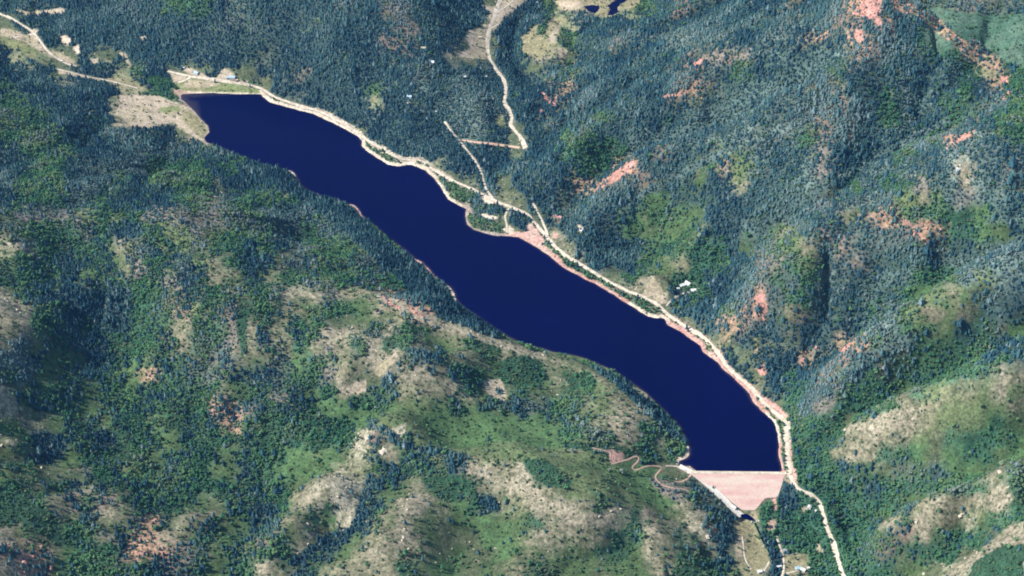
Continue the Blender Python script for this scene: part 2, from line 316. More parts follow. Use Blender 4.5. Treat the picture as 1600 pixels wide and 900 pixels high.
# bare verge of the lakeshore road
stroke(seg(LS, (500, 174), (562, 209)), 9, '1')
stroke(seg(LS, (580, 224), (705, 281)), 8, '1')
stroke(seg(LS, (1052, 496), (1232, 660)), 8, '2')
stroke([(1195, 628), (1212, 640), (1224, 652)], 14, '2')
stroke(seg(LS, (1230, 662), (1240, 755)), 10, '1')
stroke([(1237, 690), (1238, 720), (1243, 752)], 7, '2')
for p, c in (
    ([(1216, 742), (1236, 766), (1262, 775), (1284, 800), (1300, 845), (1316, 905), (1262, 905), (1264, 866), (1215, 862), (1196, 838), (1186, 815), (1186, 790), (1214, 778)], 'G'),
    ([(1216, 742), (1232, 755), (1246, 770), (1250, 795), (1222, 800), (1214, 782)], 'D'), ([(1186, 822), (1200, 840), (1216, 862), (1222, 905), (1206, 905), (1208, 872), (1190, 845)], 'D'),
    ([(1240, 640), (1262, 660), (1290, 700), (1330, 760), (1345, 830), (1330, 905), (1316, 900), (1298, 830), (1286, 785), (1250, 758), (1238, 720), (1235, 668)], 'G'),
    ([(1455, 8), (1500, 18), (1560, 24), (1600, 22), (1600, 110), (1560, 92), (1500, 60), (1470, 35), (1430, 16)], 'V'), ([(1380, -10), (1600, -10), (1600, 10), (1540, 18), (1480, 8), (1440, 14)], 'S'),
    ([(1440, 45), (1465, 40), (1488, 55), (1490, 75), (1470, 85), (1446, 70)], 'V'), ([(1500, 70), (1520, 60), (1560, 85), (1570, 100), (1540, 100), (1510, 90)], 'S'),
    ([(20, 14), (45, 18), (75, 16), (92, 12), (105, 16), (96, 22), (70, 22), (40, 24)], '4'), ([(95, 58), (104, 55), (112, 62), (106, 72), (97, 68)], '1'),
    ([(114, 72), (122, 70), (126, 84), (118, 84)], '1'), ([(140, 92), (152, 90), (154, 98), (143, 100)], '4'), ([(165, 95), (173, 96), (171, 101), (164, 100)], '4'),
    ([(184, 82), (196, 83), (202, 96), (206, 106), (199, 105), (194, 92)], '4'), ([(88, 106), (110, 112), (140, 119), (165, 124), (163, 127), (135, 123), (92, 114)], '4'),
    ([(52, 44), (60, 48), (52, 54), (60, 62), (56, 66), (44, 54)], '1'), ([(205, 120), (222, 122), (235, 132), (240, 140), (228, 138), (214, 128)], 'r'),
    ([(230, 118), (262, 122), (268, 138), (246, 138), (236, 130)], 'G'), ([(218, 57), (228, 57), (228, 62), (220, 62)], '4'),
    ([(585, 664), (598, 655), (700, 690), (800, 700), (960, 712), (1030, 735), (1060, 770), (1060, 790), (960, 780), (860, 730), (800, 720), (700, 705), (640, 675)], 'W'),
    ([(480, 648), (560, 640), (640, 650), (760, 668), (930, 690), (930, 704), (800, 700), (700, 690), (600, 656)], 'W'), ([(880, 690), (960, 694), (1030, 716), (1020, 722), (950, 706), (880, 700)], 'g'),
    ([(815, 718), (850, 716), (895, 750), (890, 765), (850, 760), (822, 735)], 'g'),
    ([(405, 230), (440, 262), (500, 300), (540, 316), (600, 372), (655, 425), (700, 470), (770, 515), (780, 532), (700, 500), (640, 455), (580, 400), (520, 350), (450, 300), (395, 260)], 'D'),
    ([(925, 572), (962, 588), (1005, 622), (1045, 655), (1070, 690), (1055, 690), (1020, 655), (980, 618), (940, 590)], 'D'),
    ([(560, 452), (600, 458), (690, 500), (790, 535), (850, 552), (920, 572), (915, 580), (840, 562), (770, 540), (680, 510), (610, 480)], 'T'),
    ([(848, 556), (890, 560), (925, 575), (905, 585), (880, 578), (870, 588), (855, 575)], 'T'),
    ([(920, 575), (960, 600), (1000, 640), (1022, 660), (1010, 664), (975, 630), (930, 592)], 'Y'),
    ([(1380, -5), (1420, 5), (1470, 30), (1500, 60), (1480, 62), (1440, 32), (1400, 16)], 'R'), ([(1500, 60), (1560, 90), (1570, 115), (1520, 100), (1500, 85)], 'R'),
    ([(262, 113), (300, 121), (355, 130), (400, 137), (408, 146), (330, 144), (300, 143), (283, 140), (272, 132)], '9'),
    ([(295, 124), (335, 128), (345, 133), (310, 138), (285, 136)], '4'), ([(264, 114), (296, 121), (280, 130), (270, 128)], '4'),
    ([(336, 124), (345, 112), (352, 106), (362, 112), (370, 122), (390, 128), (385, 133), (360, 130)], '4'),
    ([(283, 108), (300, 106), (315, 114), (330, 122), (300, 118)], '4'),
    ([(268, 139), (290, 141), (299, 148), (288, 151), (272, 148)], '8'),
    ([(188, 150), (206, 147), (250, 150), (262, 156), (285, 163), (300, 172), (318, 190), (329, 203), (318, 222), (300, 212), (280, 200),
      (268, 192), (250, 195), (230, 200), (205, 196), (180, 178), (186, 165)], '4'),
    ([(250, 168), (280, 165), (284, 173), (262, 177), (248, 174)], '9'), ([(285, 172), (300, 174), (318, 192), (325, 203), (316, 218), (296, 200), (282, 184)], '6'),
    ([(165, 122), (185, 121), (215, 130), (230, 140), (200, 138), (170, 128)], '6'), ([(0, 44), (15, 45), (50, 58), (70, 75), (85, 86), (70, 84), (40, 66), (0, 55)], '4'),
    ([(0, 55), (35, 66), (62, 80), (50, 95), (30, 78), (0, 68)], '9'), ([(82, 78), (100, 84), (118, 96), (112, 103), (90, 94), (74, 86)], '4'),
    ([(748, 8), (775, 10), (762, 60), (761, 88), (770, 93), (750, 92), (718, 88), (716, 82), (735, 75), (728, 60), (730, 48), (750, 44), (762, 34), (765, 20)], '4'),
    ([(786, 0), (830, -5), (800, 20), (788, 25), (780, 40), (770, 50), (768, 42), (776, 22)], '4'),
    ([(815, 58), (825, 48), (842, 36), (845, 45), (862, 30), (880, 28), (868, 70), (858, 75), (848, 92), (838, 94), (815, 80)], '6'),
    ([(840, 40), (856, 30), (852, 52), (838, 56)], 'G'), ([(856, 58), (868, 44), (876, 36), (866, 68)], '4'),
    ([(872, 75), (886, 78), (884, 92), (876, 92), (886, 110), (880, 108), (872, 92)], '4'), ([(886, 58), (898, 52), (900, 70), (888, 78)], 'L'),
    ([(860, -5), (1000, -6), (1000, 5), (985, 13), (965, 15), (975, 10), (952, 26), (938, 26), (925, 20), (900, 16), (872, 18), (868, 8)], '6'),
    ([(868, 2), (905, 0), (912, 8), (905, 15), (880, 16)], '4'),
    ([(925, 303), (935, 288), (960, 268), (990, 250), (994, 257), (975, 275), (950, 290), (930, 302)], '5'),
    ([(1330, 22), (1345, 5), (1353, -6), (1378, -6), (1377, 18), (1370, 24), (1380, 42), (1376, 45), (1366, 30), (1350, 28)], '5'),
    ([(1335, 45), (1344, 46), (1352, 58), (1362, 72), (1355, 70), (1345, 62), (1340, 66), (1334, 58)], '5'),
    ([(1388, -3), (1405, 0), (1422, 12), (1418, 19), (1405, 12)], 'R'), ([(1425, 16), (1440, 22), (1455, 24), (1450, 28), (1430, 24)], 'R'),
    ([(1176, 466), (1190, 457), (1197, 470), (1200, 490), (1192, 488), (1184, 476)], '5'), ([(1134, 505), (1142, 500), (1156, 508), (1152, 516), (1140, 514)], 'R'),
    ([(1156, 486), (1168, 478), (1166, 495), (1172, 505), (1166, 502)], 'R'), ([(1178, 530), (1184, 528), (1185, 545), (1180, 562)], 'R'),
    ([(1182, 575), (1194, 570), (1198, 584), (1188, 586)], '5'),
    ([(843, 142), (850, 143), (856, 155), (864, 158), (871, 147), (873, 150), (866, 166), (858, 162), (850, 154)], '5'),
    ([(842, 170), (847, 172), (848, 178), (843, 177)], '5'), ([(1308, 548), (1318, 544), (1327, 533), (1330, 538), (1322, 552), (1312, 553)], '5'),
    ([(1248, 565), (1254, 557), (1258, 566), (1252, 570)], '5'), ([(1486, 218), (1500, 212), (1512, 208), (1523, 203), (1518, 214), (1500, 222), (1490, 223)], '5'),
    ([(1386, 326), (1396, 332), (1402, 345), (1415, 343), (1420, 346), (1428, 362), (1450, 375), (1448, 380), (1428, 368), (1422, 352), (1404, 352), (1388, 336)], '5'),
    ([(1562, 118), (1574, 120), (1576, 132), (1566, 134)], '5'), ([(1345, 2), (1348, 8), (1338, 16)], '5'),
    ([(1270, 58), (1290, 50), (1296, 46), (1290, 60), (1274, 64)], 'R'), ([(1190, 60), (1240, 70), (1235, 85), (1195, 75)], 'C'),
    ([(1030, 150), (1045, 148), (1060, 144), (1080, 140), (1062, 150), (1040, 153)], '5'), ([(1083, 100), (1100, 90), (1104, 94), (1090, 104)], '5'),
    ([(596, 462), (605, 463), (612, 474), (626, 480), (624, 484), (606, 476)], '5'), ([(636, 478), (645, 482), (656, 490), (665, 492), (664, 497), (648, 492)], '5'),
    ([(532, 614), (545, 603), (558, 594), (572, 595), (571, 612), (560, 616)], '4'), ([(584, 572), (600, 565), (612, 560), (617, 566), (605, 575), (602, 586), (590, 588)], '4'),
    ([(754, 596), (780, 592), (788, 605), (792, 622), (785, 628), (770, 622), (760, 612)], '4'), ([(775, 608), (784, 608), (786, 616), (777, 618)], 'D'),
    ([(610, 672), (626, 664), (634, 660), (632, 678), (620, 688)], 'P'),
    ([(590, 705), (600, 699), (604, 708), (597, 712)], '1'),
    ([(780, 565), (800, 560), (840, 560), (850, 572), (830, 602), (800, 600), (782, 585)], 'g'),
    ([(1143, 812), (1160, 812), (1178, 822), (1183, 842), (1200, 866), (1206, 880), (1195, 895), (1172, 888), (1160, 872), (1158, 850), (1150, 832)], '6'),
    ([(1150, 832), (1160, 840), (1163, 870), (1152, 872), (1146, 852)], '4'), ([(1222, 868), (1254, 866), (1262, 884), (1264, 899), (1224, 899)], '6'),
    ([(1278, 842), (1282, 858), (1291, 863), (1274, 865)], '4'), ([(1250, 795), (1262, 790), (1268, 798), (1256, 801)], '4'),
    ([(1200, 812), (1212, 812), (1212, 836), (1204, 832), (1198, 822)], '8'), ([(1205, 780), (1214, 776), (1215, 796), (1208, 800)], '2'),
    ([(1178, 797), (1166, 806), (1176, 815), (1184, 815), (1182, 800)], '4'), ([(1150, 800), (1158, 806), (1165, 814), (1150, 808), (1140, 798)], '1'),
    ([(1010, 443), (1022, 432), (1030, 445), (1042, 460), (1044, 474), (1034, 476), (1018, 466), (1004, 461)], '4'),
    ([(1052, 440), (1078, 438), (1095, 448), (1090, 460), (1064, 452)], '7'),
    ([(750, 304), (760, 306), (780, 315), (784, 318), (762, 319), (752, 312)], '1'), ([(748, 334), (760, 333), (778, 339), (776, 343), (758, 341)], '1'),
    ([(728, 340), (735, 334), (760, 345), (780, 352), (800, 358), (798, 366), (760, 362), (738, 356)], '7'),
    ([(783, 358), (795, 352), (804, 358), (800, 367), (788, 364)], '1'), ([(738, 322), (790, 325), (790, 340), (760, 330), (742, 330)], 'M'),
    ([(826, 348), (834, 352), (845, 366), (852, 378), (840, 384), (826, 374), (812, 370)], '2'),
    ([(862, 366), (872, 364), (870, 374)], '2'), ([(796, 330), (812, 334), (826, 348), (822, 364), (800, 350)], 'D'), ([(902, 350), (912, 356), (908, 364)], '1'), ([(862, 338), (876, 340), (880, 348), (868, 350)], 'R'),
    ([(1022, 722), (1062, 732), (1075, 745), (1060, 752), (1030, 740)], 'T'), ([(950, 700), (972, 706), (974, 718), (955, 724)], '2'),
    ([(1024, 744), (1072, 762), (1078, 784), (1060, 786), (1030, 770), (1014, 750)], 'S'),
    ([(1085, 745), (1104, 760), (1130, 780), (1140, 795), (1120, 800), (1100, 785), (1080, 765)], 'S'),
    ([(1066, 822), (1090, 818), (1108, 836), (1104, 842), (1090, 832)], 'P'), ([(1108, 820), (1120, 820), (1126, 830), (1112, 834)], 'R'),
    ([(1362, 650), (1400, 640), (1440, 635), (1445, 642), (1400, 655), (1370, 664), (1340, 668)], 'T'),
    ([(1540, 765), (1575, 760), (1585, 780), (1560, 800), (1540, 795)], 'T'),
    ([(1462, 900), (1500, 880), (1530, 862), (1580, 818), (1600, 815), (1600, 850), (1560, 855), (1520, 880), (1500, 905)], 'T'),
    ([(1520, 880), (1560, 855), (1600, 850), (1600, 905), (1510, 905)], 'g'), ([(1405, 485), (1440, 470), (1490, 475), (1470, 505), (1430, 512)], 'L'),
    ([(1430, 480), (1460, 478), (1484, 490), (1462, 505), (1445, 498)], 'Y'),
    ([(505, 770), (520, 745), (540, 742), (556, 750), (560, 775), (550, 812), (530, 815), (520, 790)], 'P'), ([(500, 765), (515, 762), (516, 785), (503, 785)], 'Y'),
    ([(380, 460), (390, 475), (384, 520), (386, 550), (378, 560), (368, 500)], 'g'),
    ([(655, 745), (700, 742), (735, 755), (720, 785), (690, 782), (672, 772)], 'g'),
):
    fill(p, c)
for c, w in (([(1305, 590), (1340, 566), (1380, 545), (1420, 526)], 9), ([(1000, 305), (1090, 258), (1160, 222), (1240, 196)], 12),
             ([(1150, 160), (1215, 130), (1290, 100)], 12), ([(1240, 320), (1330, 270), (1400, 230), (1480, 190)], 12)):
    stroke(c, w, 'B')
for c, w in (([(1312, 600), (1345, 578), (1385, 556), (1430, 535)], 8), ([(520, 858), (560, 820), (568, 780), (580, 745)], 13), ([(460, 880), (500, 850), (520, 838)], 14)):
    stroke(c, w, 'D')
for n, (l, w) in ROADS.items():
    stroke(l, w, '0')
NOTREE = np.full(exact.shape, -1, np.int16)
for n, (l, w) in ROADS.items():
    stroke(l, w + (6 if n == 'zigzag_trail' else 2), '0', NOTREE)
DAMFACE = [(1076, 738), (1226, 739), (1221, 760), (1215, 777), (1196, 778), (1180, 797), (1160, 797), (1145, 786), (1128, 772), (1105, 757), (1088, 746)]
SPILL = [(1061, 729), (1072, 734), (1085, 741), (1096, 750), (1108, 760), (1122, 772), (1132, 781), (1143, 793), (1152, 801), (1160, 807)]
stroke(SPILL, 11, '0'); stroke(SPILL, 14, '0', NOTREE)
_keep = exact.copy(); fill(DAMFACE, '0'); NOTREE[(exact != _keep) | (exact == IDX['0'])] = 1

# ------------------------------------------------------------------ height field
H_PTS = """
0 25 22,60 55 16,120 90 10,200 115 6,265 115 5,270 140 2,240 170 3,215 165 5,0 -60 80,100 20 60,200 0 110,300 0 140,200 70 35,300 80 40,
400 0 170,420 100 45,520 0 190,500 100 90,600 60 140,640 0 190,560 170 25,640 200 35,700 20 140,700 120 85,690 230 30,650 110 110,
780 0 95,765 60 80,762 90 72,790 140 55,800 185 48,820 230 35,790 280 25,760 300 10,750 230 32,720 220 32,
850 60 85,880 30 90,930 20 95,980 15 97,860 150 70,870 230 60,830 300 22,900 330 25,
940 -60 130,1100 -40 230,1200 0 300,1350 5 420,1450 10 400,1600 30 420,1500 -40 430,1600 -60 450,
1250 60 330,1150 100 250,1050 140 180,960 180 125,900 240 85,870 290 45,
1240 130 260,1130 180 170,1030 215 115,950 245 80,890 300 38,
1330 110 345,1200 180 260,1080 230 190,1000 248 150,930 300 80,900 335 40,
1060 330 85,990 370 40,940 400 18,1450 200 285,1330 280 222,1230 330 165,1130 390 92,1060 430 32,1030 465 10,
1200 270 196,1120 330 130,1060 390 75,1010 430 30,
1560 230 370,1450 300 290,1350 360 230,1260 410 178,1180 450 120,1120 480 60,1080 505 18,
1600 350 280,1480 420 195,1380 480 135,1280 540 75,1200 590 26,1180 605 11,
1600 420 310,1500 480 240,1420 520 188,1340 575 128,1270 630 60,1238 660 12,
1600 510 215,1500 560 155,1420 605 105,1340 645 60,1260 690 14,
1600 560 265,1530 590 215,1470 615 172,1400 640 126,1330 672 74,1270 715 20,
1600 690 140,1500 735 90,1420 770 45,1340 810 -5,1300 830 -25,1500 670 150,1400 710 80,1320 750 25,1270 770 0,
1600 765 155,1560 775 145,1480 795 98,1400 830 48,1350 865 0,1600 815 95,1500 855 38,1420 890 3,1380 905 -15,
1600 825 125,1520 865 75,1450 900 30,1600 900 130,1700 900 150,
1290 800 -15,1305 860 -35,1318 905 -45,1250 800 -25,1225 860 -40,1240 890 -44,1200 880 -42,1190 850 -40,1165 840 -36,1155 815 -33,1170 810 -36,
412 140 4,495 172 5,580 224 5,640 250 5,690 272 6,745 299 8,810 328 9,855 371 8,903 411 8,965 447 8,1030 478 8,1085 518 8,1135 572 8,
1190 625 8,1232 660 9,1231 700 7,1236 740 4,1247 765 -3,1280 783 -12,
150 180 20,60 140 25,0 90 30,0 180 60,100 240 70,200 230 40,280 230 15,
330 250 25,300 265 45,400 275 25,250 290 85,200 330 110,100 330 120,20 330 120,
380 320 70,300 350 110,460 330 35,430 380 80,520 360 30,560 400 50,600 400 25,640 430 28,500 430 85,580 455 90,620 475 76,680 500 66,
740 525 58,800 545 50,860 560 44,920 575 42,980 615 40,1030 655 33,1060 690 18,
160 440 95,150 520 72,200 600 58,300 690 40,390 760 30,400 830 20,380 900 10,
0 470 145,40 520 135,80 580 105,0 620 130,60 660 95,0 740 120,100 740 88,130 780 85,220 830 64,280 800 58,0 860 110,100 880 80,0 900 110,
360 430 105,390 520 98,330 560 80,300 470 105,250 400 115,
450 470 92,500 520 100,560 560 97,620 580 92,680 600 80,720 640 62,600 520 74,700 560 52,780 570 40,760 610 46,830 600 45,900 620 46,
960 650 40,1000 690 30,780 640 48,500 640 56,580 645 60,700 660 56,850 690 42,960 700 28,1040 725 8,
590 665 88,650 690 86,720 710 82,800 725 76,860 735 66,950 745 40,1030 760 15,
560 720 72,520 780 62,460 840 46,420 890 30,620 725 68,580 790 48,520 850 18,460 900 5,
820 735 76,900 775 66,960 800 54,1030 840 22,1100 890 -15,1000 790 28,1060 820 4,1110 850 -16,1140 890 -36,
740 770 70,680 750 74,640 800 66,600 850 52,560 900 38,740 830 54,820 800 62,860 850 36,800 880 42,900 900 18,700 890 44,1000 900 -5,
1100 800 -2,1130 810 -18,1080 770 6,1060 745 5
"""
cps = [tuple(float(q) for q in t.split()) for t in H_PTS.replace("\n", "").split(",") if t.strip()]
# the dam: crest line and downstream face (1 in 2)
CREST = 2.6
Ax, Ay = [float(q) for q in at(1076, 736.2, CREST)]
Bx, By = [float(q) for q in at(1227, 737.8, CREST)]
_l = math.hypot(Bx - Ax, By - Ay)
SX, SY = (Bx - Ax) / _l, (By - Ay) / _l            # along the crest
TX, TY = SY, -SX                                   # downstream
if TY > 0: TX, TY = -TX, -TY
CREST_W = 6.0


def face_z(x, y):
    t = (x - Ax) * TX + (y - Ay) * TY
    return CREST - np.maximum(t - CREST_W, 0) / 2.0


def at_face(u, v):
    dx, dy, dz = ray(u, v)
    # z = CREST - ((x-Ax)TX + (y-Ay)TY - W)/2
    t = (CREST + (Ax * TX + Ay * TY + CREST_W) / 2.0 - CAM_Z) / (dz + (dx * TX + dy * TY) / 2.0)
    return dx * t, dy * t, CAM_Z + dz * t


px, py, ph = [], [], []
for u, v, h in cps:
    x, y = at(u, v, h); px.append(float(x)); py.append(float(y)); ph.append(h)
for u, v in [(1086, 748), (1105, 760), (1128, 775), (1143, 788), (1158, 799), (1170, 801), (1181, 800), (1198, 781), (1218, 779), (1224, 762), (1229, 745)]:
    x, y, z = at_face(u, v); px.append(float(x)); py.append(float(y)); ph.append(float(z) + 0.5)
for a, b, h in ((-7000, 500, 200), (7000, 500, 260), (-7000, 9000, 300), (7000, 9000, 500), (0, -500, 60), (0, 9000, 400), (-7000, 4000, 250), (7000, 4000, 450)):
    px.append(a); py.append(b); ph.append(h)
px, py, ph = map(np.array, (px, py, ph))
_d = np.hypot(px[:, None] - px[None], py[:, None] - py[None]) / 1000.0
_n = len(px)
_A = np.zeros((_n + 1, _n + 1)); _A[:_n, :_n] = -_d - 0.004 * np.eye(_n); _A[:_n, _n] = 1; _A[_n, :_n] = 1
_w = np.linalg.solve(_A, np.append(ph, 0))


def rbf(x, y):
    out = np.full(x.shape, _w[_n])
    for i in range(_n):
        out -= _w[i] * np.hypot(x - px[i], y - py[i]) / 1000.0
    return out


def axis(a, b, step, far):
    core = np.arange(a, b + step / 2, step)
    g = []; s = step * 2; p = 0.0
    while p < far:
        p += s; s *= 1.35; g.append(p)
    g = np.array(g)
    return np.concatenate([a - g[::-1], core, b + g])


STEP = 3.3
gx = axis(-1620, 1620, STEP, 9000)
gy = axis(1480, 4420, STEP, 9000)
gy = gy[gy > -2000]
NX, NY = len(gx), len(gy)


def resample(cx, cy, F, x, y):
    i = np.clip(np.searchsorted(cx, x) - 1, 0, len(cx) - 2); j = np.clip(np.searchsorted(cy, y) - 1, 0, len(cy) - 2)
    fx = (x - cx[i]) / (cx[i + 1] - cx[i]); fy = (y - cy[j]) / (cy[j + 1] - cy[j])
    return (F[j, i] * (1 - fx) + F[j, i + 1] * fx) * (1 - fy) + (F[j + 1, i] * (1 - fx) + F[j + 1, i + 1] * fx) * fy


lake_w = np.array([[float(q) for q in at(u, v, 0.0)] for u, v in LAKE])
pond_w = [np.array([[float(q) for q in at(u, v, POND_Z)] for u, v in P]) for P in PONDS]


def sdist(poly, x, y):
    d = np.full(x.shape, 1e9, np.float32); ins = np.zeros(x.shape, bool)
    Q = np.roll(poly, -1, 0)
    for (ax, ay), (bx, by) in zip(poly, Q):
        L = (bx - ax) ** 2 + (by - ay) ** 2 + 1e-9
        t = np.clip(((x - ax) * (bx - ax) + (y - ay) * (by - ay)) / L, 0, 1)
        d = np.minimum(d, (x - ax - t * (bx - ax)) ** 2 + (y - ay - t * (by - ay)) ** 2)
        if ay != by:
            ins ^= ((ay > y) != (by > y)) & (x < (bx - ax) * (y - ay) / (by - ay) + ax)
    d = np.sqrt(d)
    return np.where(ins, -d, d)


# coarse relief, then gullies worn into it by running water, then refined
cx = np.unique(np.concatenate([gx[gx < -1620], np.arange(-1620, 1630, 13.0), gx[gx > 1620]]))
cy = np.unique(np.concatenate([gy[gy < 1480], np.arange(1480, 4430, 13.0), gy[gy > 4420]]))
CXX, CYY = np.meshgrid(cx, cy)
HC = rbf(CXX, CYY)


def blur(F, n):
    for _ in range(n):
        P = np.pad(F, 1, mode='edge')
        F = (P[:-2, 1:-1] + P[2:, 1:-1] + P[1:-1, :-2] + P[1:-1, 2:] + 2 * F) / 6.0
    return F


HC = blur(HC, 2)
i0, i1 = np.searchsorted(cx, -1620.5), np.searchsorted(cx, 1620.5)
j0, j1 = np.searchsorted(cy, 1479.5), np.searchsorted(cy, 4420.5)
ex_, ey_ = CXX[j0:j1, i0:i1], CYY[j0:j1, i0:i1]
h = HC[j0:j1, i0:i1].copy()
dl = sdist(lake_w, ex_, ey_)
eu, ev, _ = project(ex_, ey_, h)
calm = np.minimum(sstep(15, 120, dl), 1.0)
for (a, b_, rad) in ((1185, 850, 70), (1230, 880, 70), (1160, 760, 80), (225, 170, 70), (740, 60, 60), (845, 65, 45), (940, 12, 60), (1025, 455, 35), (60, 65, 50), (190, 50, 140), (400, 60, 210), (600, 80, 150), (1045, 885, 50)):
    calm = np.minimum(calm, sstep(rad * .6, rad * 1.3, np.hypot(eu - a, ev - b_)))
for n_ in ("lakeshore_road", "valley_road"):
    for a, b_ in ROADS[n_][0]:
        calm = np.minimum(calm, sstep(12, 45, np.hypot(eu - a, ev - b_)))
h += calm * ((fbm(ex_, ey_, 240.0, 3, 4, .5) - .5) * 70)
h_first = blur(h, 40)
ny_, nx_ = h.shape
ids = np.arange(ny_ * nx_).reshape(ny_, nx_)
for it in range(36):
    Pp = np.pad(h, 1, mode='edge'); Ip = np.pad(ids, 1, mode='edge')
    best = np.zeros(h.shape); rec = ids.copy()
    for dj in (-1, 0, 1):
        for di in (-1, 0, 1):
            if di == 0 and dj == 0: continue
            sl = (h - Pp[1 + dj:1 + dj + ny_, 1 + di:1 + di + nx_]) / (13.0 * math.hypot(di, dj))
            mk = sl > best
            best = np.where(mk, sl, best); rec = np.where(mk, Ip[1 + dj:1 + dj + ny_, 1 + di:1 + di + nx_], rec)
    rf = rec.ravel(); own = rf == ids.ravel()
    acc = np.ones(rf.size)
    for _ in range(90):
        acc = 1 + np.bincount(rf, weights=np.where(own, 0, acc), minlength=rf.size)
    A = np.minimum(acc, 1500).reshape(h.shape)
    dh = np.minimum(.095 * np.sqrt(A) * best, .45 * best * 13.0)
    h = h - dh * calm
    # closed hollows silt up
    low = np.minimum.reduce([Pp[:-2, 1:-1], Pp[2:, 1:-1], Pp[1:-1, :-2], Pp[1:-1, 2:]])
    h = np.where((low > h) & (calm > .3), low * .9 + h * .1, h)
    h = h + calm * .12 * (blur(h, 1) - h)
h = h + calm * (.75 * (h - blur(h, 60)) + .55 * (h - blur(h, 420)))
rim = np.minimum.reduce([ex_ + 1620, 1620 - ex_, ey_ - 1480, 4420 - ey_])
kk = sstep(0, 120, rim)
dev = h - h_first
h = h_first + 65 * np.tanh(1.1 * dev / 65)
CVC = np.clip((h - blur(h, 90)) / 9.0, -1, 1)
HC[j0:j1, i0:i1] = h * kk + HC[j0:j1, i0:i1] * (1 - kk)

GX, GY = np.meshgrid(gx, gy)
H = resample(cx, cy, HC, GX, GY)
# signed lake distance on a 6.6 m lattice
sx_ = gx[::2] if NX % 2 else np.append(gx[::2], gx[-1]); sy_ = gy[::2] if NY % 2 else np.append(gy[::2], gy[-1])
SXX, SYY = np.meshgrid(sx_, sy_)
m = (SXX > lake_w[:, 0].min() - 300) & (SXX < lake_w[:, 0].max() + 300) & (SYY > lake_w[:, 1].min() - 300) & (SYY < lake_w[:, 1].max() + 300)
SD = np.full(SXX.shape, 300.0); SD[m] = sdist(lake_w, SXX[m], SYY[m])
LD = resample(sx_, sy_, SD, GX, GY)
wob = (fbm(GX, GY, 14.0, 5, 2) - 0.5) * 3.0
PD = np.full(GX.shape, 300.0)
for P in pond_w:
    m = (np.abs(GX - P[:, 0].mean()) < 250) & (np.abs(GY - P[:, 1].mean()) < 250)
    PD[m] = np.minimum(PD[m], sdist(P, GX[m], GY[m]))
# relief noise, quiet near water, roads and the valley floor
u0, v0, _ = project(GX, GY, H)
exb = exact >= 0
quiet = np.zeros(GX.shape)
iu = np.clip(u0 + EM, 0, exact.shape[1] - 1).astype(int); iv = np.clip(v0 + EM, 0, exact.shape[0] - 1).astype(int)
flat_codes = np.array([c in '014679' for c in CODES])
blk = np.where(exb, flat_codes[np.maximum(exact, 0)], False).astype(np.float32)
for _ in range(14):
    P = np.pad(blk, 2, mode='edge'); blk = np.maximum(blk, 0) * .2 + .2 * (P[:-4, 2:-2] + P[4:, 2:-2] + P[2:-2, :-4] + P[2:-2, 4:])
quiet = np.clip(blk[iv, iu] * 1.6, 0, 1)
amp = sstep(5, 90, LD) * (1 - 0.9 * quiet) * sstep(10, 80, PD)
rid = 1 - np.abs(2 * fbm(GX, GY, 230.0, 3, 4, .5) - 1)
H = H + amp * ((rid - 0.6) * 8 + (fbm(GX, GY, 60.0, 8, 3) - 0.5) * 11)
# beyond the surveyed frame the land keeps rolling
out = np.hypot(np.maximum(np.abs(GX) - 1500, 0), np.maximum(np.abs(GY - 2900) - 1600, 0))
H = H + sstep(100, 2500, out) * (fbm(GX, GY, 1500.0, 21, 4) - .35) * 420
damz = face_z(GX, GY)
s_al = (GX - Ax) * SX + (GY - Ay) * SY; t_dn = (GX - Ax) * TX + (GY - Ay) * TY
near_dam = (s_al > -30) & (s_al < _l + 30) & (t_dn > -25) & (t_dn < 110)
ld = LD + wob
shore = np.where(ld > 0, 0.25 + 0.13 * ld, np.maximum(0.3 * ld, -12.0))
hi = np.maximum(H, 0.25 + 0.03 * ld)
k = sstep(3, 70, ld)
Hl = np.where(ld > 0, hi * k + shore * (1 - k), shore)
damfade = sstep(60, 0, np.hypot(np.maximum(np.abs(s_al - _l / 2) - _l / 2 - 25, 0), np.maximum(np.abs(t_dn - 55) - 55, 0)))
down = ((t_dn > 2) & (GY < Ay + 40) & (GX > Ax - 60))
H = np.where(down & (ld > 0), H, Hl)
H = np.where(PD < 300, np.where(PD > 0, (H * sstep(2, 60, PD) + (POND_Z + 0.4 + .03 * PD) * (1 - sstep(2, 60, PD))), POND_Z - 1.5), H)
dam_w = np.array([[float(q) for q in at_face(u, v)[:2]] for u, v in DAMFACE])
dam_w[0] = (Ax, Ay); dam_w[1] = (Bx, By)
DD = np.full(GX.shape, 300.0)
m = near_dam
DD[m] = sdist(dam_w, GX[m], GY[m])
H = np.where(DD < 0, np.minimum(H, damz - 1.2), H)
H = np.where((DD >= 0) & (DD < 14) & (t_dn > 4), np.maximum(np.minimum(H, damz + 3.0), damz - 0.6 + 0 * H), H)


def ground(x, y):
    return resample(gx, gy, H, np.asarray(x, float), np.asarray(y, float))


def relief_tone(x, y):
    """-1 in hollows, +1 on ridge crests: relief shading painted along with pale ridge brush"""
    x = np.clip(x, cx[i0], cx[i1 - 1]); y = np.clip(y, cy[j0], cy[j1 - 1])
    return resample(cx[i0:i1], cy[j0:j1], CVC, x, y)


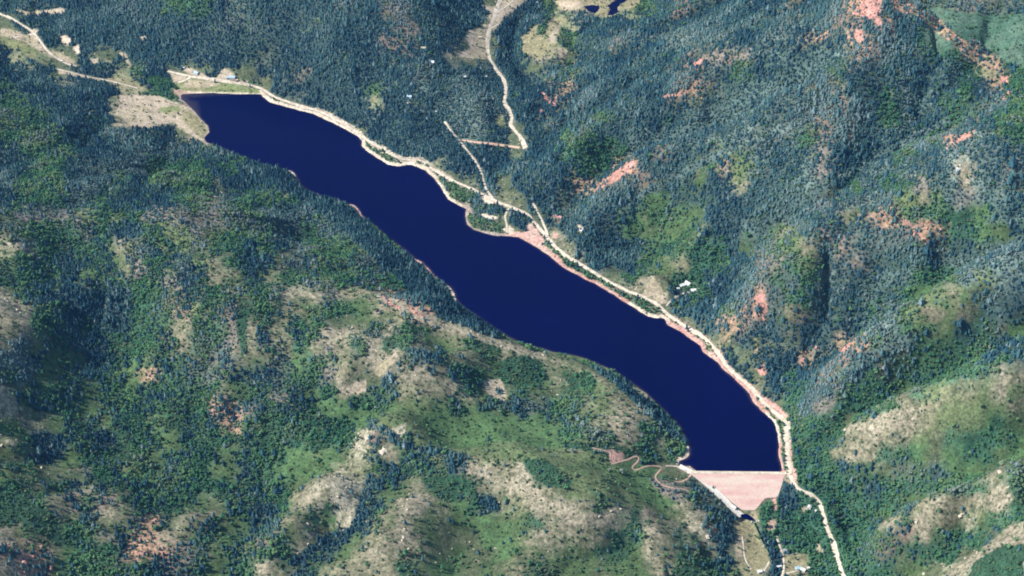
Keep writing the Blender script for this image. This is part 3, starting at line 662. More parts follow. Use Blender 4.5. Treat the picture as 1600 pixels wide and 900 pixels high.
def on_ground(u, v):
    """where the sight line through survey pixel (u, v) meets the terrain"""
    t = np.arange(1900, 6200, 4.0)
    dx, dy, dz = ray(u, v)
    x, y, z = dx * t, dy * t, CAM_Z + dz * t
    g = z - ground(x, y)
    i = np.argmax(g < 0)
    if g[i] >= 0: i = len(t) - 1
    f = g[i - 1] / (g[i - 1] - g[i]) if g[i - 1] != g[i] else 0
    tt = t[i - 1] + 4.0 * f
    X, Y = float(dx * tt), float(dy * tt)
    return X, Y, float(ground(X, Y))


def cover_at(x, y, z, alt=0):
    """land-cover class at world points, with ragged natural borders"""
    u, v, _ = project(x, y, z)
    wu = (fbm(x, y, 42.0, 41 + alt, 3) - .5) * 46 + (fbm(x, y, 9.0, 43 + alt, 2) - .5) * 20
    wv = (fbm(x, y, 42.0, 47 + alt, 3) - .5) * 38 + (fbm(x, y, 9.0, 49 + alt, 2) - .5) * 17
    uu = u + wu; vv = v + wv
    uu = np.abs(uu); uu = np.where(uu > 1599, 3198 - uu, uu); vv = np.abs(vv); vv = np.where(vv > 899, 1798 - vv, vv)
    c = coarse[np.clip(vv / 25, 0, 35).astype(int), np.clip(uu / 25, 0, 63).astype(int)]
    wu = (fbm(x, y, 7.0, 61 + alt, 2) - .5) * 5; wv = (fbm(x, y, 7.0, 63 + alt, 2) - .5) * 4
    iu = np.clip(u + wu + EM, 0, exact.shape[1] - 1).astype(int); iv = np.clip(v + wv + EM, 0, exact.shape[0] - 1).astype(int)
    e = exact[iv, iu]
    inside = (u > -EM) & (u < 1600 + EM) & (v > -EM) & (v < 900 + EM)
    return np.where((e >= 0) & inside, e, c), u, v


# ------------------------------------------------------------------ materials
def new_mat(name):
    m = bpy.data.materials.new(name); m.use_nodes = True
    nt = m.node_tree; b = nt.nodes["Principled BSDF"]
    b.inputs["Roughness"].default_value = 0.9
    b.inputs["Specular IOR Level"].default_value = 0.15
    return m, nt, b


def noise_node(nt, scale, detail=3, rough=.55):
    g = nt.nodes.new("ShaderNodeNewGeometry"); n = nt.nodes.new("ShaderNodeTexNoise")
    n.inputs["Scale"].default_value = scale; n.inputs["Detail"].default_value = detail; n.inputs["Roughness"].default_value = rough
    nt.links.new(g.outputs["Position"], n.inputs["Vector"])
    return n


def plain_mat(name, a, b_, scale=.3, rough=.85, thr=(.35, .65)):
    m, nt, b = new_mat(name)
    n = noise_node(nt, scale, 4); r = nt.nodes.new("ShaderNodeValToRGB")
    r.color_ramp.elements[0].position = thr[0]; r.color_ramp.elements[1].position = thr[1]
    r.color_ramp.elements[0].color = (*a, 1); r.color_ramp.elements[1].color = (*b_, 1)
    nt.links.new(n.outputs["Fac"], r.inputs[0]); nt.links.new(r.outputs[0], b.inputs["Base Color"])
    b.inputs["Roughness"].default_value = rough
    return m


def terrain_mat():
    m, nt, b = new_mat("terrain_cover")
    at_ = nt.nodes.new("ShaderNodeAttribute"); at_.attribute_name = "cover"
    n1 = noise_node(nt, .22, 5, .65); n2 = noise_node(nt, .055, 4, .6)
    mr = nt.nodes.new("ShaderNodeMapRange"); mr.inputs[1].default_value = .3; mr.inputs[2].default_value = .7; mr.inputs[3].default_value = .55; mr.inputs[4].default_value = 1.4
    mr2 = nt.nodes.new("ShaderNodeMapRange"); mr2.inputs[1].default_value = .3; mr2.inputs[2].default_value = .7; mr2.inputs[3].default_value = .75; mr2.inputs[4].default_value = 1.25
    nt.links.new(n1.outputs["Fac"], mr.inputs[0]); nt.links.new(n2.outputs["Fac"], mr2.inputs[0])
    mm = nt.nodes.new("ShaderNodeMath"); mm.operation = 'MULTIPLY'
    nt.links.new(mr.outputs[0], mm.inputs[0]); nt.links.new(mr2.outputs[0], mm.inputs[1])
    vm = nt.nodes.new("ShaderNodeVectorMath"); vm.operation = 'SCALE'
    # low shrubs and bare spots scattered over the open ground
    n3 = noise_node(nt, .13, 6, .7)
    m3 = nt.nodes.new("ShaderNodeMapRange"); m3.inputs[1].default_value = .47; m3.inputs[2].default_value = .58
    nt.links.new(n3.outputs["Fac"], m3.inputs[0])
    m4 = nt.nodes.new("ShaderNodeMath"); m4.operation = 'MULTIPLY'; nt.links.new(m3.outputs[0], m4.inputs[0]); nt.links.new(at_.outputs["Alpha"], m4.inputs[1])
    shrub = nt.nodes.new("ShaderNodeMix"); shrub.data_type = 'RGBA'
    dk = nt.nodes.new("ShaderNodeMix"); dk.data_type = 'RGBA'; dk.inputs[0].default_value = .72
    nt.links.new(at_.outputs["Color"], dk.inputs[6]); dk.inputs[7].default_value = (.060, .085, .045, 1)
    nt.links.new(m4.outputs[0], shrub.inputs[0]); nt.links.new(at_.outputs["Color"], shrub.inputs[6]); nt.links.new(dk.outputs[2], shrub.inputs[7])
    nt.links.new(shrub.outputs[2], vm.inputs[0]); nt.links.new(mm.outputs[0], vm.inputs["Scale"])
    nt.links.new(vm.outputs[0], b.inputs["Base Color"])
    bp = nt.nodes.new("ShaderNodeBump"); bp.inputs["Strength"].default_value = .6; bp.inputs["Distance"].default_value = 2.0
    nt.links.new(n1.outputs["Fac"], bp.inputs["Height"]); nt.links.new(bp.outputs[0], b.inputs["Normal"])
    b.inputs["Roughness"].default_value = .95
    return m


def foliage_mat(name, stops):
    m, nt, b = new_mat(name)
    a = nt.nodes.new("ShaderNodeAttribute"); a.attribute_type = 'INSTANCER'; a.attribute_name = "tint"
    r = nt.nodes.new("ShaderNodeValToRGB")
    cr = r.color_ramp
    while len(cr.elements) < len(stops): cr.elements.new(.5)
    for e, (p, c) in zip(cr.elements, stops): e.position = p; e.color = (*c, 1)
    nt.links.new(a.outputs["Fac"], r.inputs[0])
    n = noise_node(nt, .6, 2)
    mr = nt.nodes.new("ShaderNodeMapRange"); mr.inputs[1].default_value = .3; mr.inputs[2].default_value = .7; mr.inputs[3].default_value = .7; mr.inputs[4].default_value = 1.3
    nt.links.new(n.outputs["Fac"], mr.inputs[0])
    vm = nt.nodes.new("ShaderNodeVectorMath"); vm.operation = 'SCALE'
    nt.links.new(r.outputs[0], vm.inputs[0]); nt.links.new(mr.outputs[0], vm.inputs["Scale"])
    nt.links.new(vm.outputs[0], b.inputs["Base Color"])
    return m


CON_STOPS = [(0, (.022, .068, .098)), (.45, (.042, .115, .142)), (.8, (.088, .182, .180)), (1, (.19, .26, .27))]
BRO_STOPS = [(0, (.042, .132, .070)), (.4, (.074, .196, .088)), (.7, (.130, .240, .100)), (.9, (.14, .20, .100)), (1, (.19, .24, .21))]
GRY_STOPS = [(0, (.062, .135, .145)), (.5, (.110, .19, .19)), (1, (.23, .30, .29))]
SCR_STOPS = [(0, (.042, .100, .055)), (.5, (.078, .140, .070)), (1, (.14, .175, .10))]
M_CON = foliage_mat("conifer_needles", CON_STOPS)
M_BRO = foliage_mat("broadleaf_leaves", BRO_STOPS)
M_GRY = foliage_mat("grey_brush_leaves", GRY_STOPS)
M_SCR = foliage_mat("scrub_leaves", SCR_STOPS)
M_BARK = plain_mat("bark", (.10, .075, .055), (.16, .12, .09), 2.0)
M_TERR = terrain_mat()
M_ROAD = plain_mat("dirt_road_surface", (.44, .375, .285), (.68, .61, .49), .14)
M_TRAIL = plain_mat("reddish_trail_surface", (.52, .33, .24), (.66, .46, .34), .2)
M_CONC = plain_mat("pale_concrete", (.60, .575, .52), (.74, .71, .65), .25)

# ------------------------------------------------------------------ terrain
def mesh_from_grid(name, X, Y, Z):
    ny, nx = X.shape
    me = bpy.data.meshes.new(name)
    co = np.stack([X, Y, Z], -1).reshape(-1, 3).astype(np.float32)
    i = np.arange(ny * nx).reshape(ny, nx)
    q = np.stack([i[:-1, :-1], i[:-1, 1:], i[1:, 1:], i[1:, :-1]], -1).reshape(-1, 4).astype(np.int32)
    me.vertices.add(len(co)); me.vertices.foreach_set("co", co.ravel())
    me.loops.add(q.size); me.loops.foreach_set("vertex_index", q.ravel())
    me.polygons.add(len(q)); me.polygons.foreach_set("loop_start", np.arange(0, q.size, 4, dtype=np.int32))
    me.polygons.foreach_set("use_smooth", np.ones(len(q), bool))
    me.update(calc_edges=True)
    return me


RELIEF_TONE = relief_tone(GX, GY)
SGN = np.array([{'T': -1., 'Y': -1., 'P': -.5, 'S': -1., 'L': 1., 'W': 1., 'M': 1., 'C': .7, 'G': .7, 'g': .5, 'B': .7, 'R': -.7, 'r': -.8}.get(q, 0.) for q in CODES], np.float32)  # sign that gives crests the paler ground colour of each class
colr = 0.0; opn = 0.0
OPEN = np.array([{'T': 1., 'Y': 1., 'P': .9, 'L': .6, 'W': .6, 'S': .9, 'R': .8, 'r': .8, 'O': .4, 'M': .6, 'V': .4, '6': .25, '4': .15, '5': .5, 'g': .3}.get(q, .2) for q in CODES], np.float32)
for alt in (0, 100, 200):
    cls, U, V = cover_at(GX, GY, H, alt)
    nz = .6 * fbm(GX, GY, 13.0, 71 + alt, 3, .65) + .4 * fbm(GX, GY, 55.0, 73, 2)
    th = 1 - SHARE[cls]
    mid = .5 + (th - .5) * .34
    nz = nz + .19 * RELIEF_TONE * SGN[cls]  # crests lighter, hollows darker: relief shading put into the ground colour
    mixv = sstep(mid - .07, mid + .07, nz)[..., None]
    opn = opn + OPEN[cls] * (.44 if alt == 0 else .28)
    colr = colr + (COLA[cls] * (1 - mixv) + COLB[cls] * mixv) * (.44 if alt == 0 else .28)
hv = fbm(GX, GY, 160.0, 77, 3)[..., None]
colr = colr * (0.86 + .28 * hv)
me = mesh_from_grid("terrain", GX, GY, H)
ca = me.attributes.new("cover", 'FLOAT_COLOR', 'POINT')
ca.data.foreach_set("color", np.concatenate([colr, opn[..., None]], -1).astype(np.float32).ravel())
me.materials.append(M_TERR)
terr = bpy.data.objects.new("terrain", me); COL.objects.link(terr)
tag(terr, kind="structure")


# ------------------------------------------------------------------ water
def water_mat(name, deep):
    m, nt, b = new_mat(name)
    b.inputs["Base Color"].default_value = (*deep, 1)
    b.inputs["Roughness"].default_value = .12
    b.inputs["Specular IOR Level"].default_value = .08
    b.inputs["IOR"].default_value = 1.33
    n = noise_node(nt, .12, 5, .6)
    bp = nt.nodes.new("ShaderNodeBump"); bp.inputs["Strength"].default_value = .12; bp.inputs["Distance"].default_value = .5
    nt.links.new(n.outputs["Fac"], bp.inputs["Height"]); nt.links.new(bp.outputs[0], b.inputs["Normal"])
    n2 = noise_node(nt, .006, 4, .6); r = nt.nodes.new("ShaderNodeValToRGB")
    r.color_ramp.elements[0].position = .3; r.color_ramp.elements[1].position = .7
    r.color_ramp.elements[0].color = (deep[0], deep[1] * .85, deep[2] * .88, 1); r.color_ramp.elements[1].color = (deep[0] * 1.3, deep[1] * 1.15, deep[2] * 1.12, 1)
    nt.links.new(n2.outputs["Fac"], r.inputs[0]); nt.links.new(r.outputs[0], b.inputs["Base Color"])
    return m


M_STREAM = water_mat("stream_water", (.002, .005, .012))
M_WATER = water_mat("lake_water", (.0001, .0006, .038))


def flat_poly(name, pts, z, mat):
    bm = bmesh.new()
    vs = [bm.verts.new((x, y, z)) for x, y in pts]
    f = bm.faces.new(vs)
    if f.normal.z < 0: f.normal_flip()
    bmesh.ops.triangulate(bm, faces=bm.faces[:])
    bm.normal_update()
    for f in bm.faces:
        if f.normal.z < 0: f.normal_flip()
    m = bpy.data.meshes.new(name); bm.to_mesh(m); bm.free(); m.materials.append(mat)
    o = bpy.data.objects.new(name, m); COL.objects.link(o)
    return o


def grow(poly, d):
    c = np.array(poly); nxt = np.roll(c, -1, 0); prv = np.roll(c, 1, 0)
    t = nxt - prv; n = np.stack([t[:, 1], -t[:, 0]], -1); n /= np.linalg.norm(n, axis=1)[:, None] + 1e-9
    area = 0.5 * np.sum(c[:, 0] * nxt[:, 1] - nxt[:, 0] * c[:, 1])
    return c + n * d * (1 if area > 0 else -1)


def lake_mat():
    m, nt, b = M_WATER, M_WATER.node_tree, M_WATER.node_tree.nodes["Principled BSDF"]
    m = m.copy(); m.name = "lake_water_with_shallows"; nt = m.node_tree; b = nt.nodes["Principled BSDF"]
    src = b.inputs["Base Color"].links[0].from_socket
    a = nt.nodes.new("ShaderNodeAttribute"); a.attribute_name = "shallow"
    mx = nt.nodes.new("ShaderNodeMix"); mx.data_type = 'RGBA'
    nt.links.new(a.outputs["Fac"], mx.inputs[0]); nt.links.new(src, mx.inputs[6]); mx.inputs[7].default_value = (.050, .044, .062, 1)
    nt.links.new(mx.outputs[2], b.inputs["Base Color"])
    return m


cell = (ld[:-1, :-1] < 3) | (ld[1:, :-1] < 3) | (ld[:-1, 1:] < 3) | (ld[1:, 1:] < 3)
used = np.zeros(GX.shape, bool)
used[:-1, :-1] |= cell; used[1:, :-1] |= cell; used[:-1, 1:] |= cell; used[1:, 1:] |= cell
num = np.full(GX.shape, -1); num[used] = np.arange(used.sum())
cj, ci_ = np.nonzero(cell)
quad = np.stack([num[cj, ci_], num[cj, ci_ + 1], num[cj + 1, ci_ + 1], num[cj + 1, ci_]], -1).astype(np.int32)
lme = bpy.data.meshes.new("lake")
lco = np.stack([GX[used], GY[used], np.zeros(used.sum())], -1).astype(np.float32)
lme.vertices.add(len(lco)); lme.vertices.foreach_set("co", lco.ravel())
lme.loops.add(quad.size); lme.loops.foreach_set("vertex_index", quad.ravel())
lme.polygons.add(len(quad)); lme.polygons.foreach_set("loop_start", np.arange(0, quad.size, 4, dtype=np.int32))
lme.update(calc_edges=True)
ix_, iy_ = [float(q) for q in at(292, 152, 0)]
reach = 2 + 6 * fbm(lco[:, 0], lco[:, 1], 60.0, 131, 2) + 75 * np.exp(-((lco[:, 0] - ix_) ** 2 + (lco[:, 1] - iy_) ** 2) / 70.0 ** 2) * fbm(lco[:, 0], lco[:, 1], 25.0, 133, 3)
shl = np.clip(1 + ld[used] / reach, 0, 1) ** 1.6 * .8
shl = np.where((t_dn[used] > -40) & (s_al[used] > 12) & (s_al[used] < _l - 12), 0, shl)
la = lme.attributes.new("shallow", 'FLOAT', 'POINT'); la.data.foreach_set("value", shl.astype(np.float32))
lme.materials.append(lake_mat())
lk = bpy.data.objects.new("lake", lme); COL.objects.link(lk)
tag(lk, kind="structure")
for P in pond_w:
    tag(flat_poly("pond_water", grow(P, 2.0), POND_Z, M_WATER), kind="structure")

# ------------------------------------------------------------------ roads
def px_path(line, step_px=4.0):
    P = []
    for (a, b), (c, d) in zip(line[:-1], line[1:]):
        n = max(1, int(math.hypot(c - a, d - b) / step_px))
        for i in range(n): P.append((a + (c - a) * i / n, b + (d - b) * i / n))
    P.append(line[-1])
    W = np.array([on_ground(u, v)[:2] for u, v in P])
    for _ in range(2):
        W[1:-1] = (W[:-2] + 2 * W[1:-1] + W[2:]) / 4
    return W


def ribbon(name, W, width, mat, lift=.35, ragged=.34, across=6, seed=1, parent=None, zfun=None):
    T = np.gradient(W, axis=0); T /= np.linalg.norm(T, axis=1)[:, None] + 1e-9
    N = np.stack([-T[:, 1], T[:, 0]], -1)
    s = np.cumsum(np.r_[0, np.hypot(*np.diff(W, axis=0).T)])
    wl_ = width / 2 * (1 + ragged * (vnoise(s / 9, s * 0 + 3.3, seed) * 2 - 1) + ragged * (vnoise(s / 40, s * 0 + 1.3, seed + 1) * 2 - 1))
    wr_ = width / 2 * (1 + ragged * (vnoise(s / 9, s * 0 + 7.3, seed + 5) * 2 - 1) + ragged * (vnoise(s / 40, s * 0 + 2.3, seed + 6) * 2 - 1))
    f = np.linspace(-1, 1, across)
    off = np.where(f[None] < 0, f[None] * wl_[:, None], f[None] * wr_[:, None])
    X = W[:, None, 0] + N[:, None, 0] * off; Y = W[:, None, 1] + N[:, None, 1] * off
    Z = (ground(X, Y) if zfun is None else zfun(X, Y)) + lift - .25 * np.abs(f)[None] ** 6
    me = mesh_from_grid(name, X, Y, Z)
    me.materials.append(mat)
    o = bpy.data.objects.new(name, me); COL.objects.link(o)
    if parent: o.parent = parent
    return o


MPP = lambda v: 1.0 + 0.75 * (900 - v) / 900.0   # metres per survey pixel
for i, (n, (l, w)) in enumerate(ROADS.items()):
    vm_ = sum(q[1] for q in l) / len(l)
    W = px_path(l)
    red = n in ("zigzag_trail", "abutment_track", "cut_track")
    o = ribbon(n, W, w * MPP(vm_), M_TRAIL if red else M_ROAD, lift=.45 + .02 * i, seed=50 + i)
    tag(o, kind="structure")

# ------------------------------------------------------------------ dam
def dam_mat():
    m, nt, b = new_mat("dam_rockfill")
    g = nt.nodes.new("ShaderNodeNewGeometry"); sp = nt.nodes.new("ShaderNodeSeparateXYZ"); nt.links.new(g.outputs["Position"], sp.inputs[0])
    n = noise_node(nt, .035, 5, .6)
    cmb = nt.nodes.new("ShaderNodeCombineXYZ")
    mx = nt.nodes.new("ShaderNodeMath"); mx.operation = 'MULTIPLY'; mx.inputs[1].default_value = .014; nt.links.new(sp.outputs[0], mx.inputs[0])
    mz = nt.nodes.new("ShaderNodeMath"); mz.operation = 'MULTIPLY'; mz.inputs[1].default_value = .17; nt.links.new(sp.outputs[2], mz.inputs[0])
    nt.links.new(mx.outputs[0], cmb.inputs[0]); nt.links.new(mz.outputs[0], cmb.inputs[2])
    nb = nt.nodes.new("ShaderNodeTexNoise"); nb.inputs["Scale"].default_value = 1.0; nb.inputs["Detail"].default_value = 5; nt.links.new(cmb.outputs[0], nb.inputs["Vector"])
    r = nt.nodes.new("ShaderNodeValToRGB"); cr = r.color_ramp
    cr.elements[0].position = .36; cr.elements[0].color = (.60, .37, .325, 1)
    cr.elements[1].position = .62; cr.elements[1].color = (.645, .525, .43, 1)
    e = cr.elements.new(.5); e.color = (.635, .455, .39, 1)
    nt.links.new(nb.outputs["Fac"], r.inputs[0])
    nf = noise_node(nt, .5, 5, .7)
    mr = nt.nodes.new("ShaderNodeMapRange"); mr.inputs[1].default_value = .3; mr.inputs[2].default_value = .7; mr.inputs[3].default_value = .78; mr.inputs[4].default_value = 1.16
    nt.links.new(nf.outputs["Fac"], mr.inputs[0])
    vm = nt.nodes.new("ShaderNodeVectorMath"); vm.operation = 'SCALE'
    nt.links.new(r.outputs[0], vm.inputs[0]); nt.links.new(mr.outputs[0], vm.inputs["Scale"]); nt.links.new(vm.outputs[0], b.inputs["Base Color"])
    bp = nt.nodes.new("ShaderNodeBump"); bp.inputs["Strength"].default_value = .7; bp.inputs["Distance"].default_value = .8
    nt.links.new(nf.outputs["Fac"], bp.inputs["Height"]); nt.links.new(bp.outputs[0], b.inputs["Normal"])
    return m


def obj(name, bm, mat, parent=None, smooth=False):
    bm.normal_update()
    m = bpy.data.meshes.new(name); bm.to_mesh(m); bm.free(); m.materials.append(mat)
    if smooth:
        for p in m.polygons: p.use_smooth = True
    o = bpy.data.objects.new(name, m); COL.objects.link(o)
    if parent is not None: o.parent = parent
    return o


def empty(name, loc, rz=0.0):
    o = bpy.data.objects.new(name, None); COL.objects.link(o)
    o.location = loc; o.rotation_euler = (0, 0, rz); o.empty_display_size = 2
    return o


dam = empty("dam", (0, 0, 0))
tag(dam, "pink and cream rockfill dam closing the near end of the lake", "dam")
bm = bmesh.new()
nS, nT = 44, 26
grid = {}
dp = dam_w


def clip_t(s):
    """how far downstream the face reaches at crest station s (down to the abutments)"""
    x0, y0 = Ax + SX * s, Ay + SY * s
    best = 0
    for (ax, ay), (bx, by) in zip(dp, np.roll(dp, -1, 0)):
        sa = (ax - Ax) * SX + (ay - Ay) * SY; sb = (bx - Ax) * SX + (by - Ay) * SY
        if (sa - s) * (sb - s) <= 0 and sa != sb:
            f = (s - sa) / (sb - sa)
            t = ((ax - Ax) * TX + (ay - Ay) * TY) * (1 - f) + ((bx - Ax) * TX + (by - Ay) * TY) * f
            best = max(best, t)
    return best


for i in range(nS + 1):
    s = _l * i / nS
    tm = max(clip_t(s), CREST_W + .5)
    for j in range(nT + 1):
        t = CREST_W + (tm - CREST_W) * j / nT
        x = Ax + SX * s + TX * t; y = Ay + SY * s + TY * t
        z = CREST - (t - CREST_W) / 2 + (mnoise.noise((x * .12, y * .12, 0)) * .35 if 0 < j < nT else 0)
        grid[i, j] = bm.verts.new((x, y, z))
    grid[i, nT + 1] = bm.verts.new((x, y, z - 5))
for i in range(nS):
    for j in range(nT + 1):
        bm.faces.new((grid[i, j], grid[i, j + 1], grid[i + 1, j + 1], grid[i + 1, j]))
bmesh.ops.recalc_face_normals(bm, faces=bm.faces[:])
if sum(f.normal.z for f in bm.faces) < 0: bmesh.ops.reverse_faces(bm, faces=bm.faces[:])
M_DAM = dam_mat()
obj("embankment_face", bm, M_DAM, dam)


def prism(profile, s0, s1, z0=0, n=1):
    """a bar swept along the crest: profile is a list of (t, z)"""
    b = bmesh.new(); rings = []
    for k in range(n + 1):
        s = s0 + (s1 - s0) * k / n
        rings.append([b.verts.new((Ax + SX * s + TX * t, Ay + SY * s + TY * t, z)) for t, z in profile])
    m = len(profile)
    for k in range(n):
        for j in range(m):
            b.faces.new((rings[k][j], rings[k][(j + 1) % m], rings[k + 1][(j + 1) % m], rings[k + 1][j]))
    b.faces.new(rings[0]); b.faces.new(rings[-1][::-1])
    bmesh.ops.recalc_face_normals(b, faces=b.faces[:])
    return b


obj("crest_road", prism([(-1.0, CREST + .12), (CREST_W - .2, CREST + .12), (CREST_W - .2, CREST - 3), (-1.0, CREST - 3)], -3, _l + 2, n=8), M_ROAD, dam)
obj("riprap", prism([(-1.05, CREST - .1), (-4.0, -2.5), (-1.05, -3.0)], -1, _l - 3, n=8), plain_mat("grey_riprap", (.36, .32, .28), (.52, .46, .40), .6), dam)

# spillway chute down the left abutment
Ws = px_path(SPILL, 3.0)
spz = ground(Ws[:, 0], Ws[:, 1]) + 1.0
for _ in range(6): spz[1:-1] = (spz[:-2] + spz[1:-1] * 2 + spz[2:]) / 4
for i in range(1, len(spz)): spz[i] = min(spz[i], spz[i - 1] - .02)
spill = empty("spillway", (0, 0, 0))
tag(spill, "white concrete spillway chute running down the left side of the dam", "spillway")


def sweep(name, W, Zs, prof, mat, parent):
    T = np.gradient(W, axis=0); T /= np.linalg.norm(T, axis=1)[:, None]
    N = np.stack([-T[:, 1], T[:, 0]], -1)
    b = bmesh.new(); rings = []
    for p, n, z in zip(W, N, Zs):
        rings.append([b.verts.new((p[0] + n[0] * a, p[1] + n[1] * a, z + h)) for a, h in prof])
    m = len(prof)
    for r0, r1 in zip(rings[:-1], rings[1:]):
        for j in range(m): b.faces.new((r0[j], r0[(j + 1) % m], r1[(j + 1) % m], r1[j]))
    b.faces.new(rings[0]); b.faces.new(rings[-1][::-1])
    bmesh.ops.recalc_face_normals(b, faces=b.faces[:])
    return obj(name, b, mat, parent)


sweep("chute_floor", Ws, spz, [(-4.2, -3), (4.2, -3), (4.2, 0), (-4.2, 0)], M_CONC, spill)
sweep("side_wall", Ws, spz, [(4.21, -3), (4.9, -3), (4.9, 1.3), (4.21, 1.3)], M_CONC, spill)
sweep("side_wall", Ws, spz, [(-4.9, -3), (-4.21, -3), (-4.21, 1.3), (-4.9, 1.3)], M_CONC, spill)

POOL = [(1158, 804), (1166, 803), (1172, 808), (1179, 816), (1174, 817), (1163, 812), (1155, 812)]
pw = np.array([on_ground(u, v) for u, v in POOL])
tag(flat_poly("plunge_pool", [(a, b) for a, b in pw[:, :2]], float(pw[:, 2].max()) + .7, M_WATER), kind="structure")
STREAM = [(1179, 817), (1184, 826), (1190, 840), (1196, 852), (1203, 864), (1210, 878), (1215, 890), (1218, 906)]
tag(ribbon("stream", px_path(STREAM), 3.2, M_STREAM, .45, .3, 4, 91), kind="structure")
# measuring weir across the outlet of the pool
xw, yw, zw = on_ground(1178, 815.5)
weir = empty("weir", (xw, yw, zw))
tag(weir, "small pale concrete weir across the stream below the plunge pool", "weir")
def box_bm(sx, sy, sz, c=(0, 0, 0), bev=0.0):
    b = bmesh.new()
    bmesh.ops.create_cube(b, size=1, matrix=Matrix.Translation(c) @ Matrix.Diagonal((sx, sy, sz, 1)))
    if bev: bmesh.ops.bevel(b, geom=b.edges[:], offset=bev, segments=1, affect='EDGES')
    return b
obj("sill", box_bm(7.5, 1.2, 2.4, (0, 0, .5), .1), M_CONC, weir)
obj("wing_wall", box_bm(1.0, 4.5, 3.2, (4.3, 0, .8), .1), M_CONC, weir)
obj("wing_wall", box_bm(1.0, 4.5, 3.2, (-4.3, 0, .8), .1), M_CONC, weir)

# ------------------------------------------------------------------ tree models
def conifer_crown(seed, h=13.0, r=2.9, tiers=5):
    rr = random.Random(seed); b = bmesh.new()
    z0 = h * .12
    for k in range(tiers):
        f = k / tiers
        rad = r * (1 - f) ** .85 * rr.uniform(.85, 1.15) + .25
        zb = z0 + (h - z0) * f * .93; zt = min(zb + (h - z0) / tiers * 1.9, h)
        n = 9; ph = rr.uniform(0, 6.28)
        ring = []
        for i in range(n):
            a = ph + i * 6.283 / n
            q = rad * (rr.uniform(.8, 1.2) if i % 2 else rr.uniform(.5, .72))
            ring.append(b.verts.new((q * math.cos(a), q * math.sin(a), zb + rr.uniform(-.25, .35) - (.35 if i % 2 else -.3))))
        top = b.verts.new((rr.uniform(-.15, .15), rr.uniform(-.15, .15), zt)); bot = b.verts.new((0, 0, zb + .5))
        for i in range(n):
            b.faces.new((ring[i], ring[(i + 1) % n], top)); b.faces.new((ring[(i + 1) % n], ring[i], bot))
    return b


def trunk_bm(h, r0, r1, b=None, z0=-1.0):
    b = b or bmesh.new(); n = 6
    lo_ = [b.verts.new((r0 * math.cos(i * 1.0472), r0 * math.sin(i * 1.0472), z0)) for i in range(n)]
    up = [b.verts.new((r1 * math.cos(i * 1.0472), r1 * math.sin(i * 1.0472), h)) for i in range(n)]
    for i in range(n): b.faces.new((lo_[i], lo_[(i + 1) % n], up[(i + 1) % n], up[i]))
    b.faces.new(up)
    return b


def clump_crown(seed, h=8.0, r=3.2, blobs=7, z0=2.0, leaf=34):
    """broadleaf crown: ragged lumps plus loose leaf sprays round them"""
    rr = random.Random(seed); b = bmesh.new()
    cs = []
    for k in range(blobs):
        a = rr.uniform(0, 6.28); d = r * .62 * math.sqrt(rr.random()); z = z0 + (h - z0) * rr.uniform(.25, .85)
        q = r * rr.uniform(.38, .62) * (1.15 - .35 * (z - z0) / (h - z0))
        c = Vector((d * math.cos(a), d * math.sin(a), min(z, h - q * .7)))
        cs.append((c, q))
        st = len(b.verts)
        vs = bmesh.ops.create_icosphere(b, subdivisions=1, radius=q, matrix=Matrix.Translation(c))['verts']
        for v in vs:
            dv = v.co - c
            v.co = c + dv * rr.uniform(.72, 1.28)
    for k in range(leaf):
        c, q = rr.choice(cs)
        n = Vector((rr.gauss(0, 1), rr.gauss(0, 1), abs(rr.gauss(.3, .8)))).normalized()
        p = c + n * q * rr.uniform(.95, 1.25)
        t = n.orthogonal().normalized(); t2 = n.cross(t); s = rr.uniform(.3, .6)
        t, t2 = t * math.cos(k) + t2 * math.sin(k), t2 * math.cos(k) - t * math.sin(k)
        vs = [b.verts.new(p + t * s + n * .2), b.verts.new(p + t2 * s - n * .1), b.verts.new(p - t * s + n * .15), b.verts.new(p - t2 * s)]
        b.faces.new(vs)
    return b


models = bpy.data.collections.new("tree_models")      # not linked: only feeds the forests


def to_mesh(name, parts):
    """join (bmesh, material) pairs into one mesh"""
    verts, faces, mi, mats = [], [], [], []
    for b, m in parts:
        if m not in mats: mats.append(m)
        b.verts.index_update(); o = len(verts)
        verts += [tuple(v.co) for v in b.verts]; faces += [[v.index + o for v in f.verts] for f in b.faces]; mi += [mats.index(m)] * len(b.faces)
        b.free()
    me = bpy.data.meshes.new(name); me.from_pydata(verts, [], faces)
    for m in mats: me.materials.append(m)
    me.polygons.foreach_set("material_index", mi)
    me.update()
    return me


def model_collection(name, meshes):
    c = bpy.data.collections.new(name)
    for i, m in enumerate(meshes):
        c.objects.link(bpy.data.objects.new(f"{name}_model_{i:02d}", m))
    return c


con_dims = [(9.5, 2.9, 4), (11, 3.1, 5), (8.5, 3.0, 4), (10, 2.7, 4), (7, 2.8, 3), (11.5, 3.3, 5)]
C_CON = model_collection("conifer", [to_mesh("conifer", [(conifer_crown(100 + i, *d), M_CON), (trunk_bm(d[0] * .5, .28, .14), M_BARK)]) for i, d in enumerate(con_dims)])
bro_dims = [(8, 3.3, 7), (7, 3.0, 6), (9, 3.4, 8), (6, 3.2, 6)]
C_BRO = model_collection("broadleaf", [to_mesh("broadleaf", [(clump_crown(200 + i, *d), M_BRO), (trunk_bm(d[0] * .6, .22, .1), M_BARK)]) for i, d in enumerate(bro_dims)])
C_GRY = model_collection("greybrush", [to_mesh("greybrush", [(clump_crown(300 + i, h, r_, n_, 1.2, 46), M_GRY), (trunk_bm(h * .6, .18, .08), M_BARK)]) for i, (h, r_, n_) in enumerate([(7, 2.5, 6), (8, 2.4, 6), (6, 2.7, 7)])])
